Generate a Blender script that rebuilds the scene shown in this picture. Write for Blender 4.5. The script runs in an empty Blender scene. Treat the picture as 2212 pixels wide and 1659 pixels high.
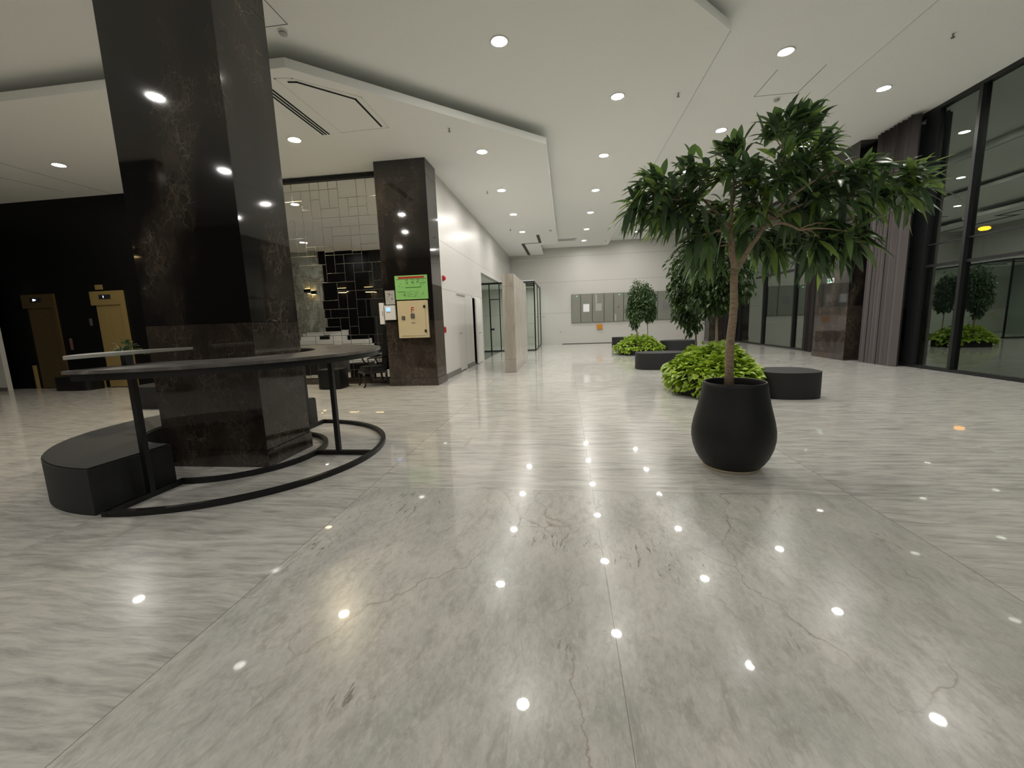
import bpy, bmesh, math, random
from mathutils import Vector, Matrix
random.seed(7)
PI = math.pi
sc = bpy.context.scene
COL = sc.collection

# ------------------------------------------------------------------ camera
F_PX, PITCH, YAW, ROLL, CAM_H = 907.7, .1496361, -.1309403, -.0355849, 1.35
fw = Vector((math.sin(YAW)*math.cos(PITCH), math.cos(YAW)*math.cos(PITCH), -math.sin(PITCH)))
rt0 = Vector((math.cos(YAW), -math.sin(YAW), 0)); up0 = rt0.cross(fw)
rt = math.cos(ROLL)*rt0 + math.sin(ROLL)*up0
up = -math.sin(ROLL)*rt0 + math.cos(ROLL)*up0
cd = bpy.data.cameras.new('camera'); cam = bpy.data.objects.new('camera', cd); COL.objects.link(cam)
m = Matrix.Identity(4)
for i in range(3):
    m[i][0], m[i][1], m[i][2] = rt[i], up[i], -fw[i]
m[2][3] = CAM_H
cam.matrix_world = m
cd.sensor_width = 36; cd.sensor_fit = 'HORIZONTAL'; cd.lens = F_PX/2212*36; cd.clip_start = .05; cd.clip_end = 200
sc.camera = cam

# ------------------------------------------------------------------ materials
def nodes(name):
    mt = bpy.data.materials.new(name); mt.use_nodes = True
    nt = mt.node_tree; b = nt.nodes['Principled BSDF']
    return mt, nt, b
def N(nt, typ, **kw):
    n = nt.nodes.new(typ)
    for k, v in kw.items(): setattr(n, k, v)
    return n
def val(nt, sock, v):
    if hasattr(v, 'is_output'): nt.links.new(v, sock)
    else: sock.default_value = v
def M_(nt, op, a, b=0., c=0.):
    n = N(nt, 'ShaderNodeMath', operation=op)
    val(nt, n.inputs[0], a); val(nt, n.inputs[1], b); val(nt, n.inputs[2], c)
    return n.outputs[0]
def mixc(nt, f, a, b, mode='MIX'):
    n = N(nt, 'ShaderNodeMix', data_type='RGBA', blend_type=mode)
    val(nt, n.inputs[0], f)
    val(nt, n.inputs[6], (*a, 1) if isinstance(a, tuple) else a)
    val(nt, n.inputs[7], (*b, 1) if isinstance(b, tuple) else b)
    return n.outputs[2]
def ramp(nt, f, stops):
    n = N(nt, 'ShaderNodeValToRGB'); e = n.color_ramp.elements
    while len(e) < len(stops): e.new(.5)
    for i, (p, c) in enumerate(stops):
        e[i].position = p; e[i].color = (*c, 1) if isinstance(c, tuple) else (c, c, c, 1)
    nt.links.new(f, n.inputs[0]); return n.outputs[0]
def noise(nt, vec, scale, detail=4, rough=.55, dist=0.):
    n = N(nt, 'ShaderNodeTexNoise'); nt.links.new(vec, n.inputs['Vector'])
    n.inputs['Scale'].default_value = scale; n.inputs['Detail'].default_value = detail
    n.inputs['Roughness'].default_value = rough; n.inputs['Distortion'].default_value = dist
    return n.outputs['Fac']
def mapping(nt, vec, scale=(1, 1, 1), rot=(0, 0, 0), loc=(0, 0, 0)):
    n = N(nt, 'ShaderNodeMapping'); nt.links.new(vec, n.inputs['Vector'])
    n.inputs['Scale'].default_value = scale; n.inputs['Rotation'].default_value = rot; n.inputs['Location'].default_value = loc
    return n.outputs[0]
def P(name, col, rough=.5, metal=0., spec=.5, emit=None, es=0., bump=0., bscale=200., coat=0.):
    mt, nt, b = nodes(name)
    b.inputs['Base Color'].default_value = (*col, 1); b.inputs['Roughness'].default_value = rough
    b.inputs['Metallic'].default_value = metal; b.inputs['Specular IOR Level'].default_value = spec
    b.inputs['Coat Weight'].default_value = coat
    if emit: b.inputs['Emission Color'].default_value = (*emit, 1); b.inputs['Emission Strength'].default_value = es
    tc = N(nt, 'ShaderNodeTexCoord')
    f = noise(nt, tc.outputs['Object'], bscale, 3)
    # faint tonal grain so that no surface is perfectly flat in colour
    g = M_(nt, 'MULTIPLY_ADD', f, .12, .94)
    nt.links.new(mixc(nt, 1., tuple(col), g, 'MULTIPLY'), b.inputs['Base Color'])
    if bump:
        bn = N(nt, 'ShaderNodeBump'); bn.inputs['Strength'].default_value = bump; bn.inputs['Distance'].default_value = .002
        nt.links.new(f, bn.inputs['Height']); nt.links.new(bn.outputs[0], b.inputs['Normal'])
    return mt

def line(nt, s, pos, w):           # 1 where |s-pos| < w
    return M_(nt, 'LESS_THAN', M_(nt, 'ABSOLUTE', M_(nt, 'SUBTRACT', s, pos)), w)
def mx(nt, xs):
    r = xs[0]
    for x in xs[1:]: r = M_(nt, 'MAXIMUM', r, x)
    return r

def floor_marble():
    mt, nt, b = nodes('floor marble')
    co = N(nt, 'ShaderNodeTexCoord').outputs['Object']
    sx = N(nt, 'ShaderNodeSeparateXYZ'); nt.links.new(co, sx.inputs[0]); x, y = sx.outputs[0], sx.outputs[1]
    ix = M_(nt, 'FLOOR', M_(nt, 'DIVIDE', M_(nt, 'ADD', x, 1.66), 1.855)); iy = M_(nt, 'FLOOR', M_(nt, 'DIVIDE', M_(nt, 'SUBTRACT', y, 3.2), 2.8))
    cmb = N(nt, 'ShaderNodeCombineXYZ'); nt.links.new(ix, cmb.inputs[0]); nt.links.new(iy, cmb.inputs[1])
    wn = N(nt, 'ShaderNodeTexWhiteNoise', noise_dimensions='2D'); nt.links.new(cmb.outputs[0], wn.inputs['Vector'])
    off = N(nt, 'ShaderNodeVectorMath', operation='SCALE'); nt.links.new(wn.outputs['Color'], off.inputs[0]); off.inputs['Scale'].default_value = 37.
    va = N(nt, 'ShaderNodeVectorMath', operation='ADD'); nt.links.new(co, va.inputs[0]); nt.links.new(off.outputs[0], va.inputs[1])
    v = va.outputs[0]
    # striated slabs
    wv = noise(nt, v, 1.1, 3)
    wc = N(nt, 'ShaderNodeCombineXYZ'); nt.links.new(M_(nt, 'MULTIPLY', M_(nt, 'SUBTRACT', wv, .5), .16), wc.inputs[1])
    vw = N(nt, 'ShaderNodeVectorMath', operation='ADD'); nt.links.new(v, vw.inputs[0]); nt.links.new(wc.outputs[0], vw.inputs[1])
    s1 = noise(nt, mapping(nt, vw.outputs[0], (1.5, 10.5, 1), (0, 0, .09)), 1.7, 10, .70, .35)
    s2 = noise(nt, mapping(nt, vw.outputs[0], (3.6, 34, 1), (0, 0, .13)), 1.6, 8, .66, .4)
    cs = ramp(nt, s1, [(.30, (.34, .33, .31)), (.42, (.47, .455, .43)), (.52, (.58, .565, .53)), (.64, (.67, .65, .615)), (.78, (.73, .71, .68))])
    cs = mixc(nt, ramp(nt, s2, [(.52, 0.), (.70, .5)]), cs, (.40, .38, .35))
    # cloudy front slabs
    vd = mapping(nt, vw.outputs[0], (1.5, .75, 1), (0, 0, -.45))
    c1 = noise(nt, vd, 1.7, 11, .68, .5); c2 = noise(nt, vd, 8., 9, .66, .7)
    cb = ramp(nt, c1, [(.28, (.40, .415, .395)), (.44, (.53, .525, .495)), (.6, (.64, .62, .585)), (.76, (.70, .675, .635))])
    cb = mixc(nt, ramp(nt, c2, [(.49, 0.), (.66, .62)]), cb, (.38, .355, .32))
    d1 = noise(nt, mapping(nt, vw.outputs[0], (7.5, 1.9, 1), (0, 0, -.55)), 1.7, 10, .70, .6)
    cb = mixc(nt, ramp(nt, d1, [(.55, 0.), (.65, .5), (.80, .7)]), cb, (.34, .325, .30))
    c3 = noise(nt, vd, 30., 8, .70, .6)
    cb = mixc(nt, ramp(nt, c3, [(.34, .45), (.50, 0.)]), cb, (.72, .70, .665))
    cb = mixc(nt, ramp(nt, c3, [(.52, 0.), (.70, .5)]), cb, (.38, .36, .325))
    d2 = noise(nt, mapping(nt, vw.outputs[0], (11., 2.4, 1), (0, 0, -.45), (3, 7, 0)), 2.6, 7, .62, 1.2)
    spm = ramp(nt, noise(nt, v, 1.5, 2), [(.55, 0.), (.64, 1.)])
    cb = mixc(nt, M_(nt, 'MULTIPLY', ramp(nt, d2, [(.575, 0.), (.64, .85)]), spm), cb, (.15, .135, .12))
    gm = ramp(nt, noise(nt, v, .9, 5), [(.48, 0.), (.68, .45)])
    cb = mixc(nt, gm, cb, (.475, .475, .445))
    # hairline cracks
    wz = N(nt, 'ShaderNodeTexNoise'); nt.links.new(co, wz.inputs['Vector']); wz.inputs['Scale'].default_value = 2.2; wz.inputs['Detail'].default_value = 6
    sc2 = N(nt, 'ShaderNodeVectorMath', operation='SCALE'); nt.links.new(wz.outputs['Color'], sc2.inputs[0]); sc2.inputs['Scale'].default_value = .5
    vc = N(nt, 'ShaderNodeVectorMath', operation='ADD'); nt.links.new(co, vc.inputs[0]); nt.links.new(sc2.outputs[0], vc.inputs[1])
    vo = N(nt, 'ShaderNodeTexVoronoi', feature='DISTANCE_TO_EDGE'); nt.links.new(mapping(nt, vc.outputs[0], (1.15, .55, 0), (0, 0, .35)), vo.inputs['Vector']); vo.inputs['Scale'].default_value = 1.
    cr = ramp(nt, vo.outputs['Distance'], [(.0015, .65), (.0046, 0.)])
    crm = ramp(nt, noise(nt, co, 1.3, 3), [(.42, 0.), (.54, 1.)])
    cb = mixc(nt, M_(nt, 'MULTIPLY', cr, crm), cb, (.27, .215, .155))
    mid = M_(nt, 'MULTIPLY', M_(nt, 'GREATER_THAN', x, -1.66), M_(nt, 'LESS_THAN', x, 2.05))
    front = M_(nt, 'MULTIPLY', mid, M_(nt, 'LESS_THAN', y, 3.2))
    c = mixc(nt, front, cs, cb)
    hv = M_(nt, 'MULTIPLY_ADD', wn.outputs['Value'], .10, .95)
    c = mixc(nt, 1., c, hv, 'MULTIPLY')
    xs = [line(nt, x, -1.66 + 1.855*k, .0028) for k in (-4, -2, 0, 2, 4)] + [line(nt, x, .19, .0018)]
    ys = [line(nt, y, 3.2 + 2.8*k, .0024) for k in range(-2, 8)]
    c = mixc(nt, M_(nt, 'MULTIPLY', mx(nt, xs + ys), .62), c, (.17, .15, .13))
    nt.links.new(c, b.inputs['Base Color'])
    b.inputs['Roughness'].default_value = .23; b.inputs['Specular IOR Level'].default_value = .22
    b.inputs['Coat Weight'].default_value = .62; b.inputs['Coat Roughness'].default_value = .022; b.inputs['Coat IOR'].default_value = 1.5
    return mt

def dark_marble(name, brown=.35, rot=.5, band=False,  base=(.0085, .0075, .0068), rough=.045, spec=.5, veinc=(.19, .125, .082)):
    mt, nt, b = nodes(name)
    co = N(nt, 'ShaderNodeTexCoord').outputs['Object']
    wz = N(nt, 'ShaderNodeTexNoise'); nt.links.new(co, wz.inputs['Vector']); wz.inputs['Scale'].default_value = 1.7; wz.inputs['Detail'].default_value = 6
    s = N(nt, 'ShaderNodeVectorMath', operation='SCALE'); nt.links.new(wz.outputs['Color'], s.inputs[0]); s.inputs['Scale'].default_value = .42
    a = N(nt, 'ShaderNodeVectorMath', operation='ADD'); nt.links.new(co, a.inputs[0]); nt.links.new(s.outputs[0], a.inputs[1]); v = a.outputs[0]
    patch = ramp(nt, noise(nt, mapping(nt, co, (2.4, 2.4, .75), (0, rot, 0), (.33, .1, .3)), .75, 5, .55, .4), [(.62-brown*.4, 0.), (.82-brown*.4, 1.)])
    if band:
        sx = N(nt, 'ShaderNodeSeparateXYZ'); nt.links.new(co, sx.inputs[0])
        wob = M_(nt, 'MULTIPLY', M_(nt, 'SUBTRACT', noise(nt, co, 1.6, 5, .6), .5), .75)
        # a drift of brown running down the front of the shaft, another on its side
        u = M_(nt, 'ADD', M_(nt, 'SUBTRACT', M_(nt, 'ADD', sx.outputs[0], 3.53), M_(nt, 'MULTIPLY', M_(nt, 'SUBTRACT', sx.outputs[2], 2.9), .26)), wob)
        b1 = ramp(nt, M_(nt, 'ABSOLUTE', u), [(.08, 1.), (.24, 0.)])
        zz = M_(nt, 'MULTIPLY', ramp(nt, M_(nt, 'MULTIPLY', sx.outputs[2], .2), [(.30, 0.), (.36, 1.), (.66, 1.), (.76, 0.)]), M_(nt, 'LESS_THAN', sx.outputs[0], -2.95))
        u2 = M_(nt, 'ADD', M_(nt, 'SUBTRACT', sx.outputs[1], 4.12), wob)
        b2 = M_(nt, 'MULTIPLY', ramp(nt, M_(nt, 'ABSOLUTE', u2), [(.1, 1.), (.32, 0.)]), M_(nt, 'GREATER_THAN', sx.outputs[0], -2.95))
        z2 = mx(nt, [ramp(nt, M_(nt, 'MULTIPLY', sx.outputs[2], .2), [(.28, 1.), (.44, 1.), (.54, 0.)]), ramp(nt, M_(nt, 'MULTIPLY', sx.outputs[2], .2), [(.68, 0.), (.80, 1.)])])
        patch = mx(nt, [M_(nt, 'MULTIPLY', patch, .6), M_(nt, 'MULTIPLY', b1, zz), M_(nt, 'MULTIPLY', b2, z2)])
    cl = ramp(nt, noise(nt, v, 3.2, 8, .65, .8), [(.3, .2), (.72, 1.)])
    c = mixc(nt, M_(nt, 'MULTIPLY', patch, cl), base, (.054, .042, .033))
    def veins(scale, w, fac, colr, rr):
        vo = N(nt, 'ShaderNodeTexVoronoi', feature='DISTANCE_TO_EDGE'); nt.links.new(mapping(nt, v, (1.6, 1.6, .8), (0, rr, 0)), vo.inputs['Vector']); vo.inputs['Scale'].default_value = scale
        e = ramp(nt, vo.outputs['Distance'], [(0., fac), (w, 0.)])
        k = ramp(nt, noise(nt, v, 2.6, 4), [(.42, 0.), (.62, 1.)])
        return M_(nt, 'MULTIPLY', M_(nt, 'MULTIPLY', e, k), patch), colr
    for args in ((4.2, .07, .4, (.11, .086, .066), .5), (9., .05, .42, (.16, .125, .096), -.4), (6.5, .016, .5, (.35, .29, .23), .8)):
        f, cc = veins(*args); c = mixc(nt, f, c, cc)
    nt.links.new(c, b.inputs['Base Color'])
    b.inputs['Roughness'].default_value = rough; b.inputs['Specular IOR Level'].default_value = spec
    return mt

def wall_paint(name, col, seams_h=(), seams_v=(), axis=0, rough=.42, w=.006, vmin=0.):
    mt, nt, b = nodes(name)
    co = N(nt, 'ShaderNodeTexCoord').outputs['Object']
    sx = N(nt, 'ShaderNodeSeparateXYZ'); nt.links.new(co, sx.inputs[0])
    n1 = noise(nt, mapping(nt, co, (1, 1, .35)), 1.6, 4)
    c = mixc(nt, M_(nt, 'MULTIPLY', n1, .12), tuple(col), tuple(k*.82 for k in col))
    ls = [line(nt, sx.outputs[2], z, w) for z in seams_h]
    lv = [M_(nt, 'MULTIPLY', M_(nt, 'MULTIPLY', line(nt, sx.outputs[axis], p, w*.7), .4), M_(nt, 'GREATER_THAN', sx.outputs[2], vmin)) for p in seams_v]
    if ls or lv: c = mixc(nt, M_(nt, 'MULTIPLY', mx(nt, ls+lv), .6), c, (.2, .19, .17))
    nt.links.new(c, b.inputs['Base Color']); b.inputs['Roughness'].default_value = rough; b.inputs['Specular IOR Level'].default_value = .4
    return mt

def glass(name, refl=.14, tint=(.55, .6, .56), trans=1.):
    mt = bpy.data.materials.new(name); mt.use_nodes = True; nt = mt.node_tree; nt.nodes.clear()
    o = N(nt, 'ShaderNodeOutputMaterial'); t = N(nt, 'ShaderNodeBsdfTransparent'); t.inputs[0].default_value = (*tint, 1)
    g = N(nt, 'ShaderNodeBsdfGlossy'); g.inputs['Color'].default_value = (.93, 1., .93, 1); g.inputs['Roughness'].default_value = .0
    fr = N(nt, 'ShaderNodeFresnel'); gm = N(nt, 'ShaderNodeNewGeometry')
    nt.links.new(M_(nt, 'SUBTRACT', 1.5, M_(nt, 'MULTIPLY', gm.outputs['Backfacing'], 1.5-1/1.5)), fr.inputs[0])
    f = M_(nt, 'ADD', M_(nt, 'MULTIPLY', fr.outputs[0], 1.3), refl)
    mxs = N(nt, 'ShaderNodeMixShader'); nt.links.new(f, mxs.inputs[0]); nt.links.new(t.outputs[0], mxs.inputs[1]); nt.links.new(g.outputs[0], mxs.inputs[2])
    nt.links.new(mxs.outputs[0], o.inputs[0]); return mt

def emit(name, col, s):
    mt = bpy.data.materials.new(name); mt.use_nodes = True; nt = mt.node_tree; nt.nodes.clear()
    o = N(nt, 'ShaderNodeOutputMaterial'); e = N(nt, 'ShaderNodeEmission'); e.inputs[0].default_value = (*col, 1); e.inputs[1].default_value = s
    nt.links.new(e.outputs[0], o.inputs[0]); return mt

def leaf_mat(name, stops, rough=.35, transl=.25):
    mt, nt, b = nodes(name)
    g = N(nt, 'ShaderNodeNewGeometry')
    c = ramp(nt, g.outputs['Random Per Island'], stops)
    nt.links.new(c, b.inputs['Base Color']); b.inputs['Roughness'].default_value = rough; b.inputs['Specular IOR Level'].default_value = .45
    tr = N(nt, 'ShaderNodeBsdfTranslucent'); nt.links.new(c, tr.inputs[0])
    ms = N(nt, 'ShaderNodeMixShader'); ms.inputs[0].default_value = transl
    o = [n for n in nt.nodes if n.type == 'OUTPUT_MATERIAL'][0]
    nt.links.new(b.outputs[0], ms.inputs[1]); nt.links.new(tr.outputs[0], ms.inputs[2]); nt.links.new(ms.outputs[0], o.inputs[0])
    return mt

def bark(name, col):
    mt, nt, b = nodes(name)
    co = N(nt, 'ShaderNodeTexCoord').outputs['Object']
    f = noise(nt, mapping(nt, co, (1, 1, 4)), 22, 6, .6)
    nt.links.new(ramp(nt, f, [(.35, tuple(k*.55 for k in col)), (.6, tuple(col))]), b.inputs['Base Color'])
    b.inputs['Roughness'].default_value = .8
    bn = N(nt, 'ShaderNodeBump'); bn.inputs['Strength'].default_value = .4; bn.inputs['Distance'].default_value = .004
    nt.links.new(f, bn.inputs['Height']); nt.links.new(bn.outputs[0], b.inputs['Normal'])
    return mt

def beige_stone(name):
    mt, nt, b = nodes(name)
    co = N(nt, 'ShaderNodeTexCoord').outputs['Object']
    sx = N(nt, 'ShaderNodeSeparateXYZ'); nt.links.new(co, sx.inputs[0])
    f = noise(nt, mapping(nt, co, (2, 2, .5)), 2.5, 9, .62, .6)
    c = ramp(nt, f, [(.3, (.31, .275, .225)), (.5, (.395, .355, .305)), (.72, (.48, .44, .385))])
    c = mixc(nt, M_(nt, 'MULTIPLY', mx(nt, [line(nt, sx.outputs[2], 2.215, .005), line(nt, sx.outputs[2], .345, .005)]), .6), c, (.2, .17, .14))
    nt.links.new(c, b.inputs['Base Color']); b.inputs['Roughness'].default_value = .22
    return mt

def grey_marble(name):
    mt, nt, b = nodes(name)
    co = N(nt, 'ShaderNodeTexCoord').outputs['Object']
    f = noise(nt, co, 3., 9, .65, 1.2)
    c = ramp(nt, f, [(.3, (.05, .045, .042)), (.5, (.11, .10, .095)), (.62, (.17, .16, .15)), (.68, (.34, .33, .31)), (.72, (.16, .15, .14))])
    nt.links.new(c, b.inputs['Base Color']); b.inputs['Roughness'].default_value = .3
    return mt

def grey_pale():
    mt, nt, b = nodes('pale green marble')
    co = N(nt, 'ShaderNodeTexCoord').outputs['Object']
    f = noise(nt, mapping(nt, co, (1, 1, .7), (0, .6, 0)), 1.6, 9, .65, 1.4)
    nt.links.new(ramp(nt, f, [(.38, (.48, .50, .44)), (.5, (.36, .38, .33)), (.56, (.2, .19, .15)), (.62, (.42, .43, .38))]), b.inputs['Base Color'])
    b.inputs['Roughness'].default_value = .15
    return mt

def panel_grey(name):
    mt, nt, b = nodes(name)
    co = N(nt, 'ShaderNodeTexCoord').outputs['Object']
    f = noise(nt, co, 7., 5, .6)
    c = mixc(nt, ramp(nt, f, [(.66, 0.), (.72, .55)]), (.245, .25, .215), (.5, .5, .46))
    nt.links.new(c, b.inputs['Base Color']); b.inputs['Roughness'].default_value = .28
    return mt

MF = floor_marble()
MDKB = dark_marble('banded emperador marble', .26, .55, True, (.0105, .0095, .009), .04, .85)
MDK = dark_marble('dark emperador marble', .36, .55, False, (.0105, .0095, .009), .04, .85)
MDL = dark_marble('brown emperador marble', .85, -.5, False, (.018, .0145, .0125), .05, .7)
MBLK = P('flat black wall', (.0065, .0065, .007), .3, spec=.12)
MCEIL = P('ceiling paint', (.835, .85, .83), .9, spec=.2, bscale=60)
MWL = wall_paint('left wall paint', (.60, .585, .56), (2.15, 3.25), [9.9 + .62*k for k in range(24)], 1, .33, .008, 3.26)
MWF = wall_paint('far wall paint', (.60, .585, .555), (1.655, 3.27, 4.55), (), 0, .4, .008)
MWB = wall_paint('warm wall paint', (.70, .63, .50), (), (), 0, .6)
MWG = P('grey recess paint', (.5, .52, .5), .6)
MSKG = P('dark grey skirting', (.13, .125, .12), .35)
MBS = beige_stone('beige limestone')
MFAB = P('charcoal upholstery', (.021, .0215, .0225), .62, spec=.35, bump=.25, bscale=900)
MBM = P('black powder coated metal', (.0075, .0078, .008), .42, spec=.4)
MFR = P('window frame black', (.012, .0125, .014), .35, spec=.4)
MPOT = P('matt black pot', (.0095, .0098, .0105), .5, spec=.38, bump=.15, bscale=400)
MWOOD = P('pale plywood', (.40, .34, .25), .6)
MSOIL = P('soil', (.012, .009, .007), .95, bump=.6, bscale=90)
MTOP = grey_marble('veined grey marble')
MTR = bark('pale bark', (.36, .27, .185))
MTR2 = bark('grey brown bark', (.30, .245, .185))
MLF = leaf_mat('long ficus leaf', [(0., (.060, .098, .055)), (.45, (.085, .15, .066)), (.8, (.15, .25, .075)), (1., (.30, .44, .09))], .33, .38)
MLB = leaf_mat('small ficus leaf', [(0., (.028, .055, .022)), (.6, (.055, .105, .032)), (1., (.10, .17, .05))], .35, .25)
MPO = leaf_mat('pothos leaf', [(0., (.21, .34, .03)), (.5, (.35, .51, .05)), (1., (.56, .70, .10))], .35, .3)
MGL = glass('tinted window glass', .11, (.62, .68, .63))
MGC = glass('clear partition glass', .03, (.90, .94, .91))
MCUR = P('taupe curtain', (.17, .15, .148), .85, spec=.2)
MCUP = P('plum curtain', (.075, .062, .068), .9, spec=.2)
MGOLD = P('brushed gold', (.33, .24, .09), .42, metal=.35)
MGOLDD = P('dim bronze', (.085, .058, .022), .45, metal=.3)
MWHITE = P('white plastic', (.78, .77, .75), .4)
MCREAM = P('cream enamel', (.66, .56, .36), .38)
MRED = P('red enamel', (.48, .022, .02), .35)
MGRN = P('green print', (.27, .60, .18), .4)
MGRD = P('dark green print', (.05, .22, .045), .5)
MINK = P('dark ink', (.09, .17, .07), .6)
MGREYP = P('grey print', (.42, .42, .41), .5)
MHAND = P('satin steel', (.28, .27, .25), .35, metal=.8)
MORG = P('orange enamel', (.62, .25, .015), .4)
MPAN = panel_grey('grey green enamel')
MCABB = P('dark cabinet carcass', (.06, .06, .052), .5)
MGAP = P('shadow gap', (.02, .02, .02), .8, spec=.1)
MLEATH = P('black leather', (.005, .0052, .0055), .34, spec=.35, bump=.3, bscale=60)
MCHWD = P('black lacquered wood', (.008, .006, .005), .22, spec=.5)
MCHR = P('polished trim', (.46, .455, .43), .16, metal=.85)
MMIR = P('mirror', (.84, .84, .81), .0, metal=1.)
MPAPER = P('paper', (.72, .72, .74), .6)
MVENT = P('vent shadow', (.09, .088, .082), .7, spec=.1)
MGRM = P('grey green slab', (.28, .30, .27), .3)
MSCR = emit('blue screen', (.30, .52, 1.), 1.3)
MLAMP = emit('downlight glow', (1., .965, .90), 348.)
MLAMPY = emit('warm downlight glow', (1., .84, .56), 620.)
MLAMPW = emit('warm lamp glow', (1., .68, .30), 6.)
MDISP = emit('display glow', (.55, .62, 1.), 3.)
MGLED = emit('green indicator', (.25, 1., .55), 4.)
MEXIT = emit('reflected sign face', (.75, 1., .85), .75)
MSTREET = emit('orange street glow', (1., .36, .01), 9.)
MASPH = P('asphalt', (.03, .031, .03), .8)
MCAR = P('black car paint', (.004, .004, .006), .1, spec=.5, coat=1.)
MCARG = P('car window', (.006, .007, .009), .04)
MTYRE = P('tyre rubber', (.01, .01, .01), .8)
MHL = P('headlamp lens', (.55, .57, .6), .08, emit=(.8, .85, 1.), es=1.6)

# ------------------------------------------------------------------ mesh helpers
class MB:
    def __init__(s): s.bm = bmesh.new(); s.mi = 0
    def _f(s, vs):
        try:
            f = s.bm.faces.new(vs); f.material_index = s.mi; return f
        except ValueError: return None
    def box(s, x0, x1, y0, y1, z0, z1, mtx=None, bev=0., seg=2):
        x0, x1 = sorted((x0, x1)); y0, y1 = sorted((y0, y1)); z0, z1 = sorted((z0, z1))
        pts = [(x, y, z) for z in (z0, z1) for x, y in ((x0, y0), (x1, y0), (x1, y1), (x0, y1))]
        vs = [s.bm.verts.new(mtx @ Vector(p) if mtx else p) for p in pts]
        fs = [s._f([vs[i] for i in q]) for q in ((3, 2, 1, 0), (4, 5, 6, 7), (0, 1, 5, 4), (1, 2, 6, 5), (2, 3, 7, 6), (3, 0, 4, 7))]
        if bev: s.bev({e for f in fs for e in f.edges}, bev, seg)
        return s
    def bev(s, edges, w, seg=2):
        bmesh.ops.bevel(s.bm, geom=list(edges), offset=w, segments=seg, affect='EDGES', clamp_overlap=True)
    def prism(s, pts, z0, z1, bev=0., seg=2):
        a = 0
        for i in range(len(pts)):
            x0, y0 = pts[i]; x1, y1 = pts[(i+1) % len(pts)]; a += x0*y1-x1*y0
        if a < 0: pts = pts[::-1]
        lo = [s.bm.verts.new((x, y, z0)) for x, y in pts]; hi = [s.bm.verts.new((x, y, z1)) for x, y in pts]
        n = len(pts); t = s._f(hi); bt = s._f(lo[::-1])
        for i in range(n): s._f([lo[i], lo[(i+1) % n], hi[(i+1) % n], hi[i]])
        if bev: s.bev(list(t.edges), bev, seg)
        return s
    def lathe(s, prof, cx=0, cy=0, n=48):
        rings = []
        for r, z in prof:
            if r < 1e-5: rings.append([s.bm.verts.new((cx, cy, z))])
            else: rings.append([s.bm.verts.new((cx+r*math.cos(2*PI*k/n), cy+r*math.sin(2*PI*k/n), z)) for k in range(n)])
        for a, b in zip(rings, rings[1:]):
            for k in range(n):
                k2 = (k+1) % n
                if len(a) == 1: s._f([a[0], b[k2], b[k]])
                elif len(b) == 1: s._f([a[k], a[k2], b[0]])
                else: s._f([a[k], a[k2], b[k2], b[k]])
        return s
    def tube(s, pts, rad, n=10, cap=True):
        pts = [Vector(p) for p in pts]
        if not hasattr(rad, '__len__'): rad = [rad]*len(pts)
        u = None; rings = []
        for i, p in enumerate(pts):
            t = (pts[min(i+1, len(pts)-1)] - pts[max(i-1, 0)]).normalized()
            if u is None: u = t.orthogonal().normalized()
            u = (u - t*u.dot(t)).normalized(); w = t.cross(u)
            rings.append([s.bm.verts.new(p + rad[i]*(math.cos(2*PI*k/n)*u + math.sin(2*PI*k/n)*w)) for k in range(n)])
        for a, b in zip(rings, rings[1:]):
            for k in range(n): s._f([a[k], a[(k+1) % n], b[(k+1) % n], b[k]])
        if cap: s._f(rings[0][::-1]); s._f(rings[-1])
        return s
    def ring(s, cx, cy, r0, r1, a0, a1, z0, z1, n=48, bev=0.):
        pts = [(cx+r1*math.cos(math.radians(a0+(a1-a0)*k/n)), cy+r1*math.sin(math.radians(a0+(a1-a0)*k/n))) for k in range(n+1)]
        pin = [(cx+r0*math.cos(math.radians(a0+(a1-a0)*k/n)), cy+r0*math.sin(math.radians(a0+(a1-a0)*k/n))) for k in range(n+1)]
        n1 = n+1
        V = [[s.bm.verts.new((x, y, z)) for x, y in q] for q, z in ((pin, z0), (pts, z0), (pts, z1), (pin, z1))]
        es = []
        for k in range(n):
            for i in range(4): s._f([V[i][k], V[(i+1) % 4][k], V[(i+1) % 4][k+1], V[i][k+1]])
        s._f([V[i][0] for i in (3, 2, 1, 0)]); s._f([V[i][n] for i in range(4)])
        if bev:
            s.bm.edges.ensure_lookup_table()
            tops = set(V[2]) | set(V[3])
            s.bev([e for e in s.bm.edges if e.verts[0] in tops and e.verts[1] in tops and not (
                (e.verts[0] in V[2]) != (e.verts[1] in V[2]) and e.verts[0] not in (V[2][0], V[3][0], V[2][n], V[3][n]))], bev, 2)
        return s
    def disc(s, cx, cy, z, r, n=24, up=False):
        vs = [s.bm.verts.new((cx+r*math.cos(2*PI*k/n), cy+r*math.sin(2*PI*k/n), z)) for k in range(n)]
        s._f(vs if up else vs[::-1]); return s
    def build(s, name, mats, parent=None, smooth=False, recalc=True, loc=None):
        if recalc: bmesh.ops.recalc_face_normals(s.bm, faces=s.bm.faces)
        me = bpy.data.meshes.new(name)
        if loc:
            bmesh.ops.translate(s.bm, verts=s.bm.verts, vec=-Vector(loc))
        s.bm.to_mesh(me); s.bm.free()
        for mm in (mats if isinstance(mats, (list, tuple)) else [mats]): me.materials.append(mm)
        if smooth is True:
            for p in me.polygons: p.use_smooth = True
        elif smooth:
            for p in me.polygons: p.use_smooth = True
            try: me.set_sharp_from_angle(angle=math.radians(smooth))
            except Exception: pass
        o = bpy.data.objects.new(name, me); COL.objects.link(o)
        if loc: o.location = loc
        if parent:
            o.parent = parent
            if not loc: o.location = -Vector(parent.location) if parent.parent is None else (0, 0, 0)
        return o

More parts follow.
